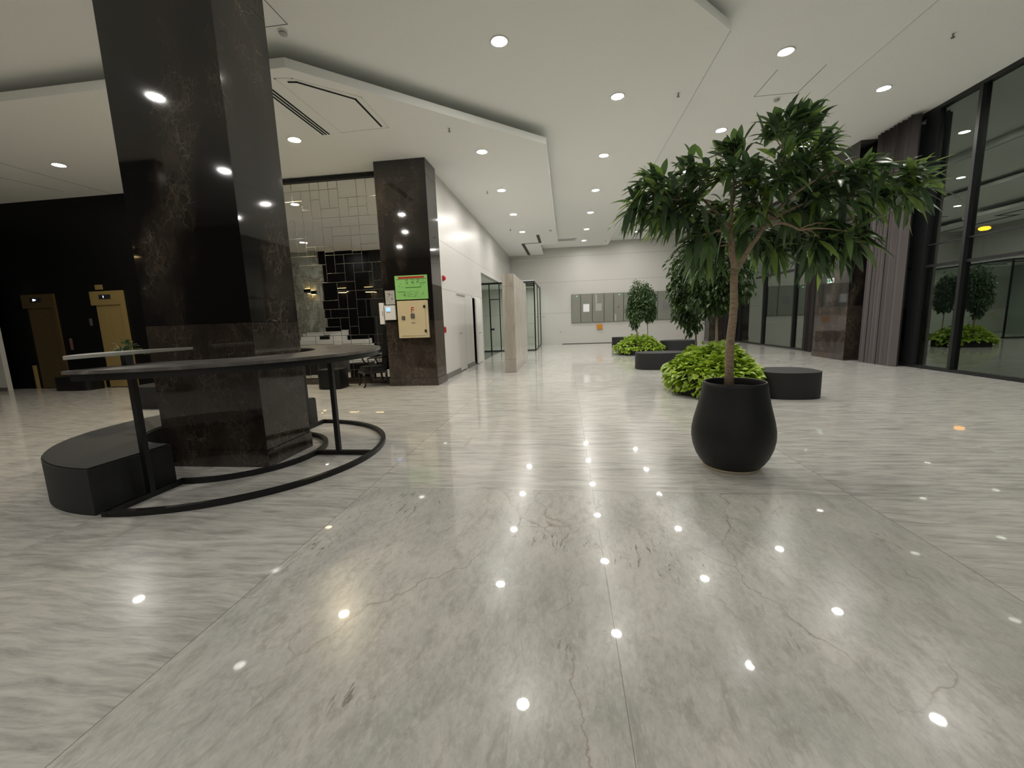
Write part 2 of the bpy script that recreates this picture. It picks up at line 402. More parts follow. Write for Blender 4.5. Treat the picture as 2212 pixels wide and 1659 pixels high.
def tag(o, label=None, cat=None, group=None, kind=None):
    if label: o['label'] = label
    if cat: o['category'] = cat
    if group: o['group'] = group
    if kind: o['kind'] = kind
    return o
def thing(name, loc, label, cat, group=None):
    o = bpy.data.objects.new(name, None); COL.objects.link(o); o.location = loc; o.empty_display_size = .1
    return tag(o, label, cat, group)
def st(o, label, cat): return tag(o, label, cat, None, 'structure')
def copy_tree(o, parent=None):
    c = o.copy(); COL.objects.link(c)
    if parent: c.parent = parent
    for ch in list(o.children): copy_tree(ch, c)
    return c
def text(s, size, mat, parent, loc, rot, name='lettering', ext=.001):
    cu = bpy.data.curves.new(name, 'FONT'); cu.body = s; cu.size = size; cu.extrude = ext
    cu.align_x = 'CENTER'; cu.align_y = 'CENTER'; cu.materials.append(mat)
    o = bpy.data.objects.new(name, cu); COL.objects.link(o); o.rotation_euler = rot
    bpy.context.view_layer.update()
    me = bpy.data.meshes.new_from_object(o.evaluated_get(bpy.context.evaluated_depsgraph_get()))
    bpy.data.objects.remove(o)
    q = bpy.data.objects.new(name, me); COL.objects.link(q); q.rotation_euler = rot
    q.parent = parent; q.location = Vector(loc) - (Vector(parent.location) if parent.parent is None else Vector())
    return q

# ------------------------------------------------------------------ setting: floor, ceilings
st(MB().box(-17, 8.0, -8, 23.2, -.12, 0).build('floor', MF), 'polished grey veined marble floor', 'floor')
st(MB().box(-5.1, -2.88, 14.62, 18.66, 0, .004).build('floor_recess', MGREYP if 0 else P('recess stone', (.10, .105, .10), .15)), 'dark stone floor of the recess', 'floor')
st(MB().prism([(-17, 5.56), (-3.56, 5.6), (-.32, 8.76), (-.32, 19.8), (-1.1, 19.8), (-1.1, 22.79), (-17, 22.79)], 4.70, 4.82).build('ceiling_lower', MCEIL), 'lowest white ceiling panel with slanted edge over the lounge', 'ceiling')
st(MB().prism([(-17, -5), (-9.25, -5), (2.2, 6.45), (2.2, 22.79), (-17, 22.79)], 5.0, 5.11).build('ceiling_middle', MCEIL), 'middle white ceiling panel over the aisle', 'ceiling')
st(MB().box(-6.5, 4.8, -8, 22.9, 5.22, 5.36).build('ceiling_upper', MCEIL), 'upper white ceiling', 'ceiling')
st(MB().box(4.8, 7.9, -8, 22.9, 5.42, 5.56).build('ceiling_window', MCEIL), 'white ceiling strip along the windows', 'ceiling')
st(MB().box(4.8, 4.86, -8, 22.8, 5.23, 5.42).build('ceiling_step', MCEIL), 'small step between the ceiling strips', 'ceiling')
st(MB().box(-17, -6.5, -8, 3., 5.36, 5.46).build('ceiling_void', MCEIL), 'dark ceiling above the reception', 'ceiling')

st(MB().box(2.194, 2.203, 6.45, 22.78, 4.994, 5.0).box(4.797, 4.804, -6, 22.78, 5.214, 5.222).build('trim_shade_lines', P('edge shade', (.55, .54, .52), .6)), 'thin grey strips added as shade lines at the ceiling panel edges', 'trim')  # added strips stand for the faint shade line at the ceiling steps
# walls
wl = MB()
wl.box(-3.07, -2.87, 9.55, 11.20, 0, 4.70)
wl.box(-3.07, -2.87, 12.0, 13.0, 0, 4.70)
wl.box(-3.07, -2.87, 11.20, 12.0, 2.08, 4.70)
wl.box(-3.07, -2.87, 13.0, 14.2, 2.1, 4.70)
wl.box(-3.07, -2.87, 14.2, 14.62, 0, 4.70)
wl.box(-3.07, -2.87, 14.62, 22.79, 3.03, 4.70)
st(wl.build('wall_left', MWL), 'white panelled side wall with a doorway', 'wall')
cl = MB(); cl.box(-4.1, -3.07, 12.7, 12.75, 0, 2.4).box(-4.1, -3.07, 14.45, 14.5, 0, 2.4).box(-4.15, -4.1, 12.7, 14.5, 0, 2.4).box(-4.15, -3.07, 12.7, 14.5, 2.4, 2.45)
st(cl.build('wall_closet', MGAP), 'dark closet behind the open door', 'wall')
rc = MB(); rc.box(-5.2, -5.1, 14.5, 22.8, 0, 3.1).box(-5.1, -3.07, 14.5, 14.6, 0, 3.1)
st(rc.build('wall_recess', MWG), 'grey wall inside the glazed recess', 'wall')
st(MB().box(-5.1, -1.36, 18.7, 22.79, 3.035, 3.06).box(-5.1, -3.07, 14.6, 18.7, 3.03, 3.12).build('ceiling_recess', MCEIL), 'soffit of the glazed recess', 'ceiling')
st(MB().box(-5.2, 8.1, 22.8, 23.0, 0, 5.6).build('wall_far', MWF), 'white panelled end wall', 'wall')
st(MB().box(-.2, 2.45, 22.785, 22.80, 0.0, .025).build('trim_1', MGAP), 'dark strip at foot of end wall', 'trim')
st(MB().box(-17, -6.62, 9.42, 9.62, 0, 4.7).build('wall_lift', MBLK), 'black wall standing in for the dark depth of the lift lobby', 'wall')  # near-black colour stands for the unlit depth of a recessed corridor
st(MB().box(-6.62, -3.07, 9.46, 9.66, 0, 4.7).build('wall_lounge', MWB), 'warm lit wall above the mirror', 'wall')
st(MB().box(-17, -6.5, -8.2, -8, 0, 6.7).build('wall_back', MBLK), 'dark wall behind the viewer', 'wall')
st(MB().box(-6.5, 8., -6.2, -6, 0, 6.6).build('wall_entrance', MWF), 'white wall behind the viewer', 'wall')
st(MB().box(-17.2, -17, -8, 9.6, 0, 6.6).build('wall_end', MBLK), 'dark end wall of the reception', 'wall')
st(MB().box(-6.62, -3.92, 9.30, 9.46, 0, .125).build('baseboard_mirror', MDL), 'brown marble base under the mirror', 'baseboard')
st(MB().box(-2.87, -2.85, 9.55, 11.16, 0, .125).box(-2.87, -2.85, 12.04, 13.0, 0, .125).build('baseboard_left', MSKG), 'dark grey skirting of the side wall', 'baseboard')
st(MB().box(-6.62, -3.92, 9.36, 9.46, 4.60, 4.668).build('trim_2', MBM), 'black rail above the mirror', 'trim')

# columns
def column(name, x0, x1, y0, y1, top, label, mk=None):
    c = MB(); c.mi = 1
    c.box(x0-.012, x1+.012, y0-.012, y1+.012, 0, .17)
    c.box(x0, x1, y0, y1, .174, 1.42)
    c.mi = 0
    c.box(x0, x1, y0, y1, 1.424, 4.385); c.box(x0, x1, y0, y1, 4.389, top)
    c.mi = 2
    c.box(x0+.008, x1-.008, y0+.008, y1-.008, .1, top)
    return st(c.build(name, [mk or MDK, MDL, MGAP]), label, 'column')
column('column_front', -4.07, -2.935, 3.66, 4.36, 4.999, 'dark brown marble column rising through the ring table', MDKB)
column('column_lounge', -3.90, -2.80, 8.86, 9.55, 4.699, 'dark brown marble column carrying the cream hose cabinet')
column('column_window', 7.25, 7.98, 12.08, 13.52, 5.419, 'dark marble column between curtain and far windows')
column('column_corner', 7.05, 7.7, 22.1, 22.79, 5.419, 'dark column in the far window corner')

# ------------------------------------------------------------------ windows
def window(name, X, y0, y1, ztop, muls, trans, label, depth=.14, wide=()):
    r = thing(name, (X, (y0+y1)/2, 0), label, 'window'); r['kind'] = 'structure'
    f = MB()
    f.box(X-.05, X+.08, y0, y1, 0, .06); f.box(X-.05, X+.08, y0, y1, ztop-.07, ztop)
    for y in muls: f.box(X-depth*.45, X+.08, y-.035, y+.035, .06, ztop-.07)
    for a, b in wide: f.box(X-depth*.3, X+.08, a, b, .06, ztop-.07)
    for z, h in trans: f.box(X-.012, X+.03, y0, y1, z-h/2, z+h/2)
    tag(f.build('window_frame', MFR, r))
    ms = sorted([y0] + list(muls) + [y1])
    for a, b in zip(ms, ms[1:]):
        if b-a < .15: continue
        MB().box(X+.012, X+.018, a+.03, b-.03, .05, ztop-.06).build('pane', MGL, r)
    return r
window('window_1', 7.74, -4.0, 11.9, 5.42, (9.52, 7.4, 5.3, 3.2, 1.1, -1., -3), ((2.63, .03), (2.19, .055)), 'tall dark glass front beside the curtain', wide=((10.42, 10.75),))
window('window_2', 7.96, 13.53, 22.1, 5.42, (21.05, 20.7, 18.40, 16.08, 14.), ((2.75, .09),), 'far dark glass front with door frames')

def curtain(name, x, y0, y1, z1, nf, amp, mat, label, group=None):
    mb = MB(); n = nf*10; a = []; b = []
    for k in range(n+1):
        t = k/n; yy = y0+(y1-y0)*t; ph = 2*PI*nf*t
        xx = x + amp*math.sin(ph) + .25*amp*math.sin(2.3*ph+1.)
        yy += .3*(y1-y0)/nf*math.sin(2*ph)*.35
        a.append(mb.bm.verts.new((xx, yy, .012))); b.append(mb.bm.verts.new((x+(xx-x)*.85, yy, z1)))
    for k in range(n): mb._f([a[k], a[k+1], b[k+1], b[k]])
    bmesh.ops.solidify(mb.bm, geom=list(mb.bm.faces), thickness=.006)
    o = mb.build(name, mat, smooth=True, loc=(x, (y0+y1)/2, 0))
    return tag(o, label, 'curtain')
curtain('curtain', 7.46, 10.60, 11.74, 5.37, 9, .10, MCUR, 'tall taupe pleated curtain hanging beside the dark marble column')
curtain('curtain', 7.86, 14.55, 15.2, 5.37, 5, .05, MCUR, 'narrow mauve curtain past the dark column by the far windows')
curtain('curtain', 7.78, 21.2, 22.05, 5.37, 6, .05, MCUP, 'plum curtain in the far corner behind the tree trunks')

# ------------------------------------------------------------------ outside
st(MB().box(8.1, 60, -20, 60, -.3, -.14).build('ground_outside', MASPH), 'dark asphalt outside the windows', 'ground')
sl = thing('street_lamp', (20.5, 24.3, -.14), 'orange lit street lamp outside the tall window', 'street lamp')
MB().tube([(20.5, 24.3, -.14), (20.5, 24.3, 4.7), (20.4, 24.2, 4.98), (20.1, 23.9, 5.06)], .05).build('pole', MBM, sl)
MB().box(19.75, 20.25, 23.5, 24.0, 5.0, 5.08, bev=.03).build('lamp_head', MBM, sl)
MB().lathe([(0, 4.83), (.14, 4.845), (.21, 4.89), (.21, 4.95), (.14, 4.995), (0, 4.998)], 20., 23.75, 24).build('lamp_glass', MSTREET, sl, smooth=True)

def car():
    X, Y, z0 = 15.6, 21.2, -.14
    r = thing('car', (X, Y, z0), 'black car parked in the dark outside the tall window', 'car')
    # side profile (length along x from -2.2 to 2.2)
    prof = [(-2.2, .35), (-2.22, .62), (-2.0, .80), (-1.2, .92), (-.55, 1.38), (.6, 1.42), (1.45, 1.0), (2.1, .92), (2.2, .6), (2.18, .33)]
    b = MB(); L = []
    for w, s in ((-.88, .96), (-.80, 1.), (.80, 1.), (.88, .96)):
        L.append([b.bm.verts.new((px*(.985 if abs(w) > .85 else 1), w*(.80 if pz > 1.1 else 1), pz*s+.02)) for px, pz in prof])
    n = len(prof)
    for a, c in zip(L, L[1:]):
        for i in range(n): b._f([a[i], a[(i+1) % n], c[(i+1) % n], c[i]])
    b._f(L[0]); b._f(L[-1][::-1])
    rot = Matrix.Translation((X, Y, z0)) @ Matrix.Rotation(math.radians(35), 4, 'Z')
    def put(mb, name, mat, par=r, sm=False):
        mb.bm.transform(rot); return mb.build(name, mat, par, smooth=sm)
    put(b, 'body', MCAR, sm=35)
    for s in (-1, 1): put(MB().box(-.5, .55, s*.735, s*.75, 1.02, 1.34), 'side_window', MCARG)
    w = MB(); vs = [w.bm.verts.new(p) for p in ((-1.2, -.66, .965), (-1.2, .66, .965), (-.58, .6, 1.39), (-.58, -.6, 1.39))]; w._f(vs)
    put(w, 'windshield', MCARG)
    for x in (-1.4, 1.4):
        for s in (-1, 1):
            t = MB(); t.tube([(x, s*.72, .31), (x, s*.90, .31)], .31, 20); put(t, 'wheel', MTYRE)
    for s in (-1, 1):
        h = MB(); h.box(-2.215, -2.05, s*.45, s*.78, .64, .75, bev=.02); put(h, 'headlight', MHL)
car()

# ------------------------------------------------------------------ downlights
def downlight_proto():
    r = thing('ceiling_downlight', (0, 0, 0), 'x', 'ceiling light')
    MB().lathe([(.096, .0), (.116, -.001), (.124, -.006), (.116, -.012), (.10, -.008), (.092, .0)], n=28).build('trim_ring', MWHITE, r, smooth=True)
    MB().disc(0, 0, -.004, .094, 28).build('lamp_lens', MLAMP, r, recalc=False)
    return r
proto = downlight_proto(); first = [True]
def downlight(x, y, z, label, group, warm=False):
    o = proto if first[0] else copy_tree(proto); first[0] = False
    if warm:
        for ch in o.children:
            if ch.name.startswith('lamp_lens'):
                ch.data = ch.data.copy(); ch.data.materials[0] = MLAMPY
    o.location = (x, y, z); o['label'] = label; o['group'] = group
    return o
ORD = ['first', 'second', 'third', 'fourth', 'fifth', 'sixth', 'seventh', 'eighth']
for i, y in enumerate((7.85, 10.45, 13.1, 15.7, 18.5, 21.1)):
    downlight(.92, y, 5.0, f'{ORD[i]} glowing downlight from the front in the long row over the centre aisle', 'downlights over the centre aisle')
downlight(-2.2, 20.9, 3.03, 'added unseen downlight inside the glass vestibule, hidden by the stone slab', 'downlights behind the viewer')  # extra lamp out of sight, added to brighten the recess
downlight(-.81, 6.1, 5.0, 'largest glowing downlight in view, alone on the middle ceiling panel', 'downlights over the centre aisle')
for i, y in enumerate((8.84, 11.42, 13.98, 16.75)):
    downlight(-1.6, y, 4.7, f'{ORD[i]} glowing downlight from the front in the row beside the white side wall', 'downlights beside the white wall')
for i, y in enumerate((7.5, 10.2, 12.75, 15.4, 18.0, 20.9)):
    downlight(3.36, y, 5.22, f'{ORD[i]} glowing downlight from the front in the row above the tree crowns', 'downlights above the trees')
for i, y in enumerate((9.47, 12.1, 14.7)):
    downlight(6.0, y, 5.42, f'{ORD[i]} glowing downlight from the front in the row along the windows', 'downlights along the windows')
downlight(-4.78, 7.58, 4.7, 'warm glowing downlight in front of the mirrored wall, beside the slot vent', 'downlights over the lounge', True)
downlight(-9.87, 7.67, 4.7, 'glowing downlight over the lift lobby, left of the big column', 'downlights over the lounge')
downlight(-7.3, 7.6, 4.7, 'downlight over the lounge hidden behind the big column', 'downlights over the lounge', True)
for i, (x, y, z) in enumerate(((6.0, 6.85, 5.42), (6., 4.2, 5.42), (3.4, 4.9, 5.22), (-5.4, 3.5, 5.0), (-6.3, .9, 5.0), (-7.75, -2.1, 5.0), (-11.2, 1.2, 5.0), (.9, -2.6, 5.22), (-2.6, -2.6, 5.22), (4., -2.6, 5.22))):  # the one over the reception is added to brighten its counter
    downlight(x, y, z, 'downlight behind or above the viewer, seen only as a reflection', 'downlights behind the viewer')

# ------------------------------------------------------------------ ceiling fittings
def sprinkler_proto():
    r = thing('ceiling_sprinkler', (0, 0, 0), 'x', 'sprinkler')
    MB().tube([(0, 0, 0), (0, 0, -.045)], .012, 8).build('stem', MHAND, r)
    MB().lathe([(0, -.05), (.026, -.052), (.028, -.058), (0, -.06)], n=12).build('deflector', MHAND, r)
    return r
sp = sprinkler_proto(); sf = [True]
for x, y, z, lb in ((-1.96, 7.72, 4.7, 'small sprinkler ahead of the lounge column, nearest on the lowest ceiling panel'),
                    (-1.97, 11.4, 4.7, 'small sprinkler on the lowest ceiling panel beside the second wall row downlight'),
                    (-1.98, 16.1, 4.7, 'farthest small sprinkler beside the white side wall'),
                    (1.92, 7.95, 5.0, 'nearest small sprinkler at the edge of the middle ceiling panel'),
                    (1.91, 11.75, 5.0, 'second small sprinkler along the edge of the middle ceiling panel'),
                    (1.92, 16.5, 5.0, 'third small sprinkler along the edge of the middle ceiling panel'),
                    (1.95, 21.3, 5.0, 'last small sprinkler at the far end of the middle ceiling panel'),
                    (5.9, 7.9, 5.42, 'small sprinkler on the ceiling strip beside the tall windows')):
    o = sp if sf[0] else copy_tree(sp); sf[0] = False
    o.location = (x, y, z); o['label'] = lb; o['group'] = 'ceiling sprinklers'
def smoke(x, y, z, lb):
    r = thing('smoke_detector', (x, y, z), lb, 'smoke detector', 'smoke detectors')
    MB().lathe([(0, z), (.06, z), (.062, z-.012), (.05, z-.02)], x, y, 24).build('base', MWHITE, r, smooth=40)
    MB().lathe([(.05, z-.02), (.048, z-.04), (.03, z-.05), (0, z-.052)], x, y, 24).build('cap', MGREYP, r, smooth=40)
smoke(-3.42, 5.42, 5.0, 'white smoke detector on the ceiling just right of the big column top')
smoke(3.92, 9.0, 5.22, 'white smoke detector on the upper ceiling above the large tree')
smoke(-.52, 16.7, 4.7, 'small smoke detector near the far end of the lowest ceiling panel')
def slots(name, lb, boxes, mat=MGAP, cat='vent'):
    mb = MB()
    for b in boxes: mb.box(*b)
    cx = sum((b[0]+b[1])/2 for b in boxes)/len(boxes); cy = sum((b[2]+b[3])/2 for b in boxes)/len(boxes)
    return tag(mb.build(name, mat, loc=(cx, cy, boxes[0][5])), lb, cat)
slots('ceiling_slot_vent', 'black triple slot air vent in the low ceiling beside the big column', [(-4.19+.056*k, -4.165+.056*k, 6.0, 7.5, 4.692, 4.70) for k in range(3)])
slots('ceiling_slot_vent', 'short dark double slot vent at the far end of the middle ceiling', [(-.31, .56, 20.42, 20.5, 4.99, 5.0), (-.31, .5, 20.72, 20.8, 4.99, 5.0)], MVENT)
slots('ceiling_slot_vent', 'dark double slot vent on the upper ceiling behind the large tree', [(3.6, 4.5, 20.55, 20.62, 5.21, 5.22), (3.6, 4.5, 20.8, 20.87, 5.21, 5.22)], MVENT)
slots('ceiling_slot', 'long dark recess strip in the far low ceiling by the side wall', [(-1.9, -1.76, 19.3, 22.6, 4.692, 4.70), (-1.9, -1.06, 19.24, 19.32, 4.692, 4.70), (-1.12, -1.0, 17.5, 19.3, 4.692, 4.70)], MVENT, 'ceiling slot')
ah = thing('ceiling_access_hatch', (-3.4, 6.6, 4.7), 'angled white ceiling access hatch with dark gap beside the slot vent', 'hatch')
def strip_path(mb, pts, w, z0, z1):
    for (xa, ya), (xb, yb) in zip(pts, pts[1:]):
        d = Vector((xb-xa, yb-ya)); L = d.length; a = math.atan2(d.y, d.x)
        mb.box(-w/2, L+w/2, -w/2, w/2, z0, z1, Matrix.Translation((xa, ya, 0)) @ Matrix.Rotation(a, 4, 'Z'))
mb = MB(); strip_path(mb, [(-3.72, 5.91), (-3.62, 5.93), (-3.06, 6.50), (-3.06, 7.40)], .03, 4.693, 4.70); mb.build('gap', MGAP, ah)
mb = MB(); strip_path(mb, [(-3.85, 5.80), (-3.63, 5.84), (-2.95, 6.47), (-2.96, 7.48), (-3.84, 7.49), (-3.85, 5.80)], .022, 4.694, 4.70); mb.build('rim', MWHITE, ah)
for lb, pts, z in (('thin outlined square ceiling hatch above the downlight over the large tree', [(3.47, 8.0), (3.46, 8.84), (4.2, 8.84), (4.2, 8.0)], 5.22), ('thin outlined ceiling hatch right of the big column top', [(-3.29, 4.9), (-3.29, 5.32), (-3.9, 5.32)], 5.0), ('long thin groove in the low ceiling at the lift lobby end', [(-10.77, 5.7), (-10.77, 9.4)], 4.7), ('short groove in the low ceiling left of the lobby downlight', [(-11.8, 7.4), (-11.6, 9.0)], 4.7)):
    mb = MB(); strip_path(mb, pts, .008, z-.0025, z)
    tag(mb.build('ceiling_hatch_outline', MVENT, loc=(pts[0][0], pts[0][1], z)), lb, 'hatch')

# ------------------------------------------------------------------ mirror wall
def mirror():
    r = thing('mirror_wall', (-5.3, 9.46, .125), 'mirrored wall of irregular rectangular tiles with bright bevels, in the lounge', 'mirror')
    x0, x1, z0, z1 = -6.6, -3.92, .125, 4.62; cw, ch = .212, .2
    nx, nz = int((x1-x0)/cw), int((z1-z0)/ch); cw = (x1-x0)/nx; ch = (z1-z0)/nz
    used = set(); rnd = random.Random(5); mb = MB(); ln = MB()
    for j in range(nz):
        for i in range(nx):
            if (i, j) in used: continue
            w, h = rnd.choice(((1, 1), (1, 2), (2, 1), (1, 1), (2, 2), (1, 2), (2, 1)))
            while any((i+a, j+b) in used or i+a >= nx or j+b >= nz for a in range(w) for b in range(h)):
                if w > 1: w -= 1
                elif h > 1: h -= 1
            for a in range(w):
                for b in range(h): used.add((i+a, j+b))
            a0, a1, b0, b1 = x0+i*cw, x0+(i+w)*cw, z0+j*ch, z0+(j+h)*ch
            g = .0025; bv = .009; t1, t2 = rnd.gauss(0, .0022), rnd.gauss(0, .0022)
            y = 9.42
            def V(px, pz, yy): return mb.bm.verts.new((px, yy + t1*(px-(a0+a1)/2) + t2*(pz-(b0+b1)/2), pz))
            o4 = [V(a0+g, b0+g, y+.006), V(a1-g, b0+g, y+.006), V(a1-g, b1-g, y+.006), V(a0+g, b1-g, y+.006)]
            i4 = [V(a0+g+bv*.4, b0+g+bv*.4, y), V(a1-g-bv*.4, b0+g+bv*.4, y), V(a1-g-bv*.4, b1-g-bv*.4, y), V(a0+g+bv*.4, b1-g-bv*.4, y)]
            mb.mi = 0; mb._f(i4)
            mb.mi = 1
            for k in range(4): mb._f([o4[k], o4[(k+1) % 4], i4[(k+1) % 4], i4[k]])
    mb.mi = 1; mb.box(x0, x1, 9.428, 9.455, z0, z1)
    mb.build('mirror_tiles', [MMIR, MCHR], r)
mirror()

# ------------------------------------------------------------------ fittings on the lounge column
Yc = 8.858
hb = thing('fire_hose_cabinet', (-3.255, Yc, 1.055), 'cream fire cabinet with red letter F on the marble column', 'fire cabinet')
MB().box(-3.593, -2.921, Yc-.055, Yc, 1.055, 1.85, bev=.006).build('body', MCREAM, hb)
d = MB().box(-3.54, -2.975, Yc-.064, Yc-.056, 1.105, 1.80, bev=.003).build('door', MCREAM, hb)
text('F', .17, MRED, d, (-3.25, Yc-.066, 1.645), (PI/2, 0, 0), ext=.0015)
text('FIRE', .045, MHAND, d, (-3.25, Yc-.066, 1.375), (PI/2, 0, 0), ext=.0008)
MB().box(-3.295, -3.21, Yc-.078, Yc-.065, 1.47, 1.575, bev=.004).build('key_box', MHAND, d)
MB().box(-3.50, -3.425, Yc-.078, Yc-.065, 1.445, 1.525, bev=.01).build('latch', MHAND, d)
for z in (1.685, 1.17): MB().box(-3.005, -2.96, Yc-.074, Yc-.065, z, z+.055).build('hinge', MGAP, d)
gb = thing('evacuation_plan', (-3.26, Yc, 1.875), 'bright green fire plan board with red title bar above the cream cabinet', 'notice board')
MB().box(-3.62, -2.90, Yc-.012, Yc, 1.877, 2.379).build('board', MGRN, gb)
MB().box(-3.54, -2.965, Yc-.014, Yc-.0125, 2.315, 2.355).build('title_bar', MRED, gb)
k = MB()
for a, b, c, e in ((-3.59, -2.925, 2.298, 2.306), (-3.40, -3.05, 2.118, 2.134), (-3.58, -3.40, 2.035, 2.047), (-3.05, -2.94, 2.21, 2.222)): k.box(a, b, Yc-.014, Yc-.0125, c, e)
k.box(-3.055, -3.045, Yc-.014, Yc-.0125, 2.125, 2.216)
k.build('rule_lines', MGRD, gb)
k = MB(); rr = random.Random(3)
for cx, cz, w, h in ((-3.36, 2.24, .06, .1), (-3.23, 2.24, .06, .1), (-3.11, 2.25, .05, .09), (-3.32, 1.98, .13, .15), (-3.17, 1.98, .13, .15)):
    for _ in range(26):
        x = cx+rr.uniform(-w/2, w/2); z = cz+rr.uniform(-h/2, h/2)
        if rr.random() < .5: k.box(x, x+rr.uniform(.01, .03), Yc-.0138, Yc-.0125, z, z+.0035)
        else: k.box(x, x+.0035, Yc-.0138, Yc-.0125, z, z+rr.uniform(.01, .03))
for _ in range(14):
    x = rr.uniform(-3.46, -3.41); z = rr.uniform(1.91, 2.02); k.box(x, x+.03, Yc-.0138, Yc-.0125, z, z+.004)
for cx, cz in ((-3.5, 2.2), (-3.47, 2.13), (-3.53, 2.15), (-3.02, 1.97), (-3.01, 2.0), (-3.0, 2.17), (-3.0, 2.26)): k.box(cx, cx+.012, Yc-.0138, Yc-.0125, cz, cz+.02)
tag(k.build('plan_drawing', MINK, gb), kind='stuff')
nt_ = thing('framed_notice', (-3.75, Yc, 1.78), 'small framed grey notice left of the green plan board', 'notice')
MB().box(-3.868, -3.632, Yc-.014, Yc, 1.772, 2.092, bev=.003).build('frame', MDL, nt_)
MB().box(-3.855, -3.645, Yc-.016, Yc-.0145, 1.785, 2.08).build('sheet', MGREYP, nt_)
k = MB(); k.box(-3.715, -3.695, Yc-.0175, Yc-.0165, 1.89, 1.91)
for _ in range(12):
    x = rr.uniform(-3.83, -3.72); z = rr.uniform(1.83, 2.05); k.box(x, x+rr.uniform(.02, .06), Yc-.0175, Yc-.0165, z, z+.004)
tag(k.build('print', MGAP, nt_), kind='stuff')
ap = thing('wall_mounted_control_panel', (-3.765, Yc, 1.455), 'white alarm panel with glowing blue screen beside the cream cabinet', 'alarm panel')
MB().box(-3.886, -3.645, Yc-.05, Yc, 1.455, 1.765, bev=.005).build('body', MWHITE, ap)
MB().box(-3.845, -3.745, Yc-.054, Yc-.051, 1.64, 1.725).build('screen', MSCR, ap)
MB().box(-3.84, -3.75, Yc-.0535, Yc-.051, 1.615, 1.63).build('button', MGREYP, ap); MB().box(-3.73, -3.70, Yc-.0535, Yc-.051, 1.51, 1.515).build('button', MGREYP, ap)
jb = thing('junction_box', (-3.95, Yc, 1.37), 'tall narrow white box at the column corner left of the alarm panel', 'junction box')
MB().box(-4.0, -3.905, 8.80, 8.90, 1.37, 1.826, bev=.005).build('body', MWHITE, jb)
MB().box(-3.93, -3.92, 8.796, 8.8, 1.55, 1.65).build('slot', MHAND, jb)

# ------------------------------------------------------------------ fittings on the left wall
Xw = -2.868
al = thing('wall_mounted_alarm', (Xw, 9.93, 2.36), 'red alarm sounder high on the white side wall', 'alarm')
MB().box(Xw, Xw+.03, 9.87, 9.99, 2.34, 2.46, bev=.008).build('base', MRED, al)
MB().tube([(Xw+.03, 9.93, 2.40), (Xw+.06, 9.93, 2.40), (Xw+.07, 9.93, 2.40)], [.05, .045, .02], 16).build('horn', MRED, al)
cp = thing('wall_mounted_call_point', (Xw, 9.75, 1.12), 'red fire call point low on the white side wall', 'fire alarm button')
MB().box(Xw, Xw+.05, 9.69, 9.82, 1.12, 1.26, bev=.01).build('body', MRED, cp)
MB().box(Xw+.05, Xw+.054, 9.72, 9.79, 1.16, 1.22).build('button', P('red button', (.3, .05, .045), .4), cp)
vg = thing('wall_vent', (Xw, 11.55, 2.1), 'small white louvre vent above the flush white door', 'vent')
MB().box(Xw, Xw+.012, 11.05, 12.1, 2.085, 2.14).build('frame', MWHITE, vg)
k = MB()
for q in range(3): k.box(Xw+.012, Xw+.02, 11.08, 12.07, 2.092+.015*q, 2.098+.015*q)
k.build('slats', MGREYP, vg)
def handle(mb, x, y, z, s=1):
    mb.tube([(x, y, z), (x+.05, y, z), (x+.055, y+s*.01, z), (x+.055, y+s*.11, z-.004), (x+.05, y+s*.12, z-.012)], .009, 8)
    mb.lathe([(0, 0)], 0, 0, 3) if 0 else None
    return mb
d1 = st(thing('door_1', (Xw, 11.6, 0), 'flush white service door closed in the side wall', 'door'), 'flush white service door closed in the side wall', 'door')
MB().box(-2.93, -2.875, 11.205, 11.995, .03, 2.075).build('leaf', MWL, d1); lf1 = d1.children[0]
handle(MB(), -2.875, 11.28, 1.06).build('handle', MHAND, lf1, smooth=40)
d2 = st(thing('door_2', (-2.87, 14.19, 0), 'white door standing ajar with a dark gap', 'door'), 'white door standing ajar with a dark gap', 'door')
rot = Matrix.Translation((-2.875, 14.19, 0)) @ Matrix.Rotation(math.radians(1.6), 4, 'Z')
# leaf is hinged at its far edge and swings a little into the lobby
k = MB().box(0, .045, -.89, 0, .015, 2.09, bev=.003); k.bm.transform(rot); lf2 = k.build('leaf', MWHITE, d2)
k = handle(MB(), .045, -.62, 1.0); k.bm.transform(rot); k.build('handle', MHAND, lf2, smooth=40)
k = MB(); k.box(-2.88, -2.862, 12.965, 13.0, 0, 2.13); k.box(-2.88, -2.862, 12.965, 14.24, 2.1, 2.135); k.build('frame', MWHITE, d2)

# beige freestanding slab
tag(MB().box(-1.60, -1.30, 10.88, 14.28, 0, 2.535, bev=.004).build('stone_partition', MBS, loc=(-1.45, 12.58, 0)), 'freestanding beige stone slab wall standing in the lobby near the doors', 'partition')

# glazed vestibule
gv = thing('glass_vestibule', (-1.33, 18.68, 0), 'black framed glass vestibule behind the beige stone slab', 'glass booth')
f = MB()
for a in (-1.36, -2.9, -3.35, -5.07): f.box(a-.0, a+.04, 18.66, 18.71, .0, 3.02)
for y in (18.66, 20.6, 22.74): f.box(-1.36, -1.315, y, y+.045, 0, 3.02)
f.box(-5.07, -1.315, 18.66, 18.71, 0, .05).box(-1.36, -1.315, 18.66, 22.78, 0, .05)
f.box(-5.07, -1.315, 18.655, 18.715, 2.95, 3.02).box(-1.365, -1.31, 18.66, 22.78, 2.95, 3.02)
f.box(-2.85, -1.36, 19.6, 19.65, 2.95, 3.01).box(-2.85, -1.36, 20.6, 20.65, 2.95, 3.01)
f.build('frame', MFR, gv)
for a, b in ((-5.03, -3.35), (-3.31, -2.9), (-2.86, -1.36)): MB().box(a+.01, b, 18.68, 18.69, .05, 2.95).build('pane', MGC, gv)
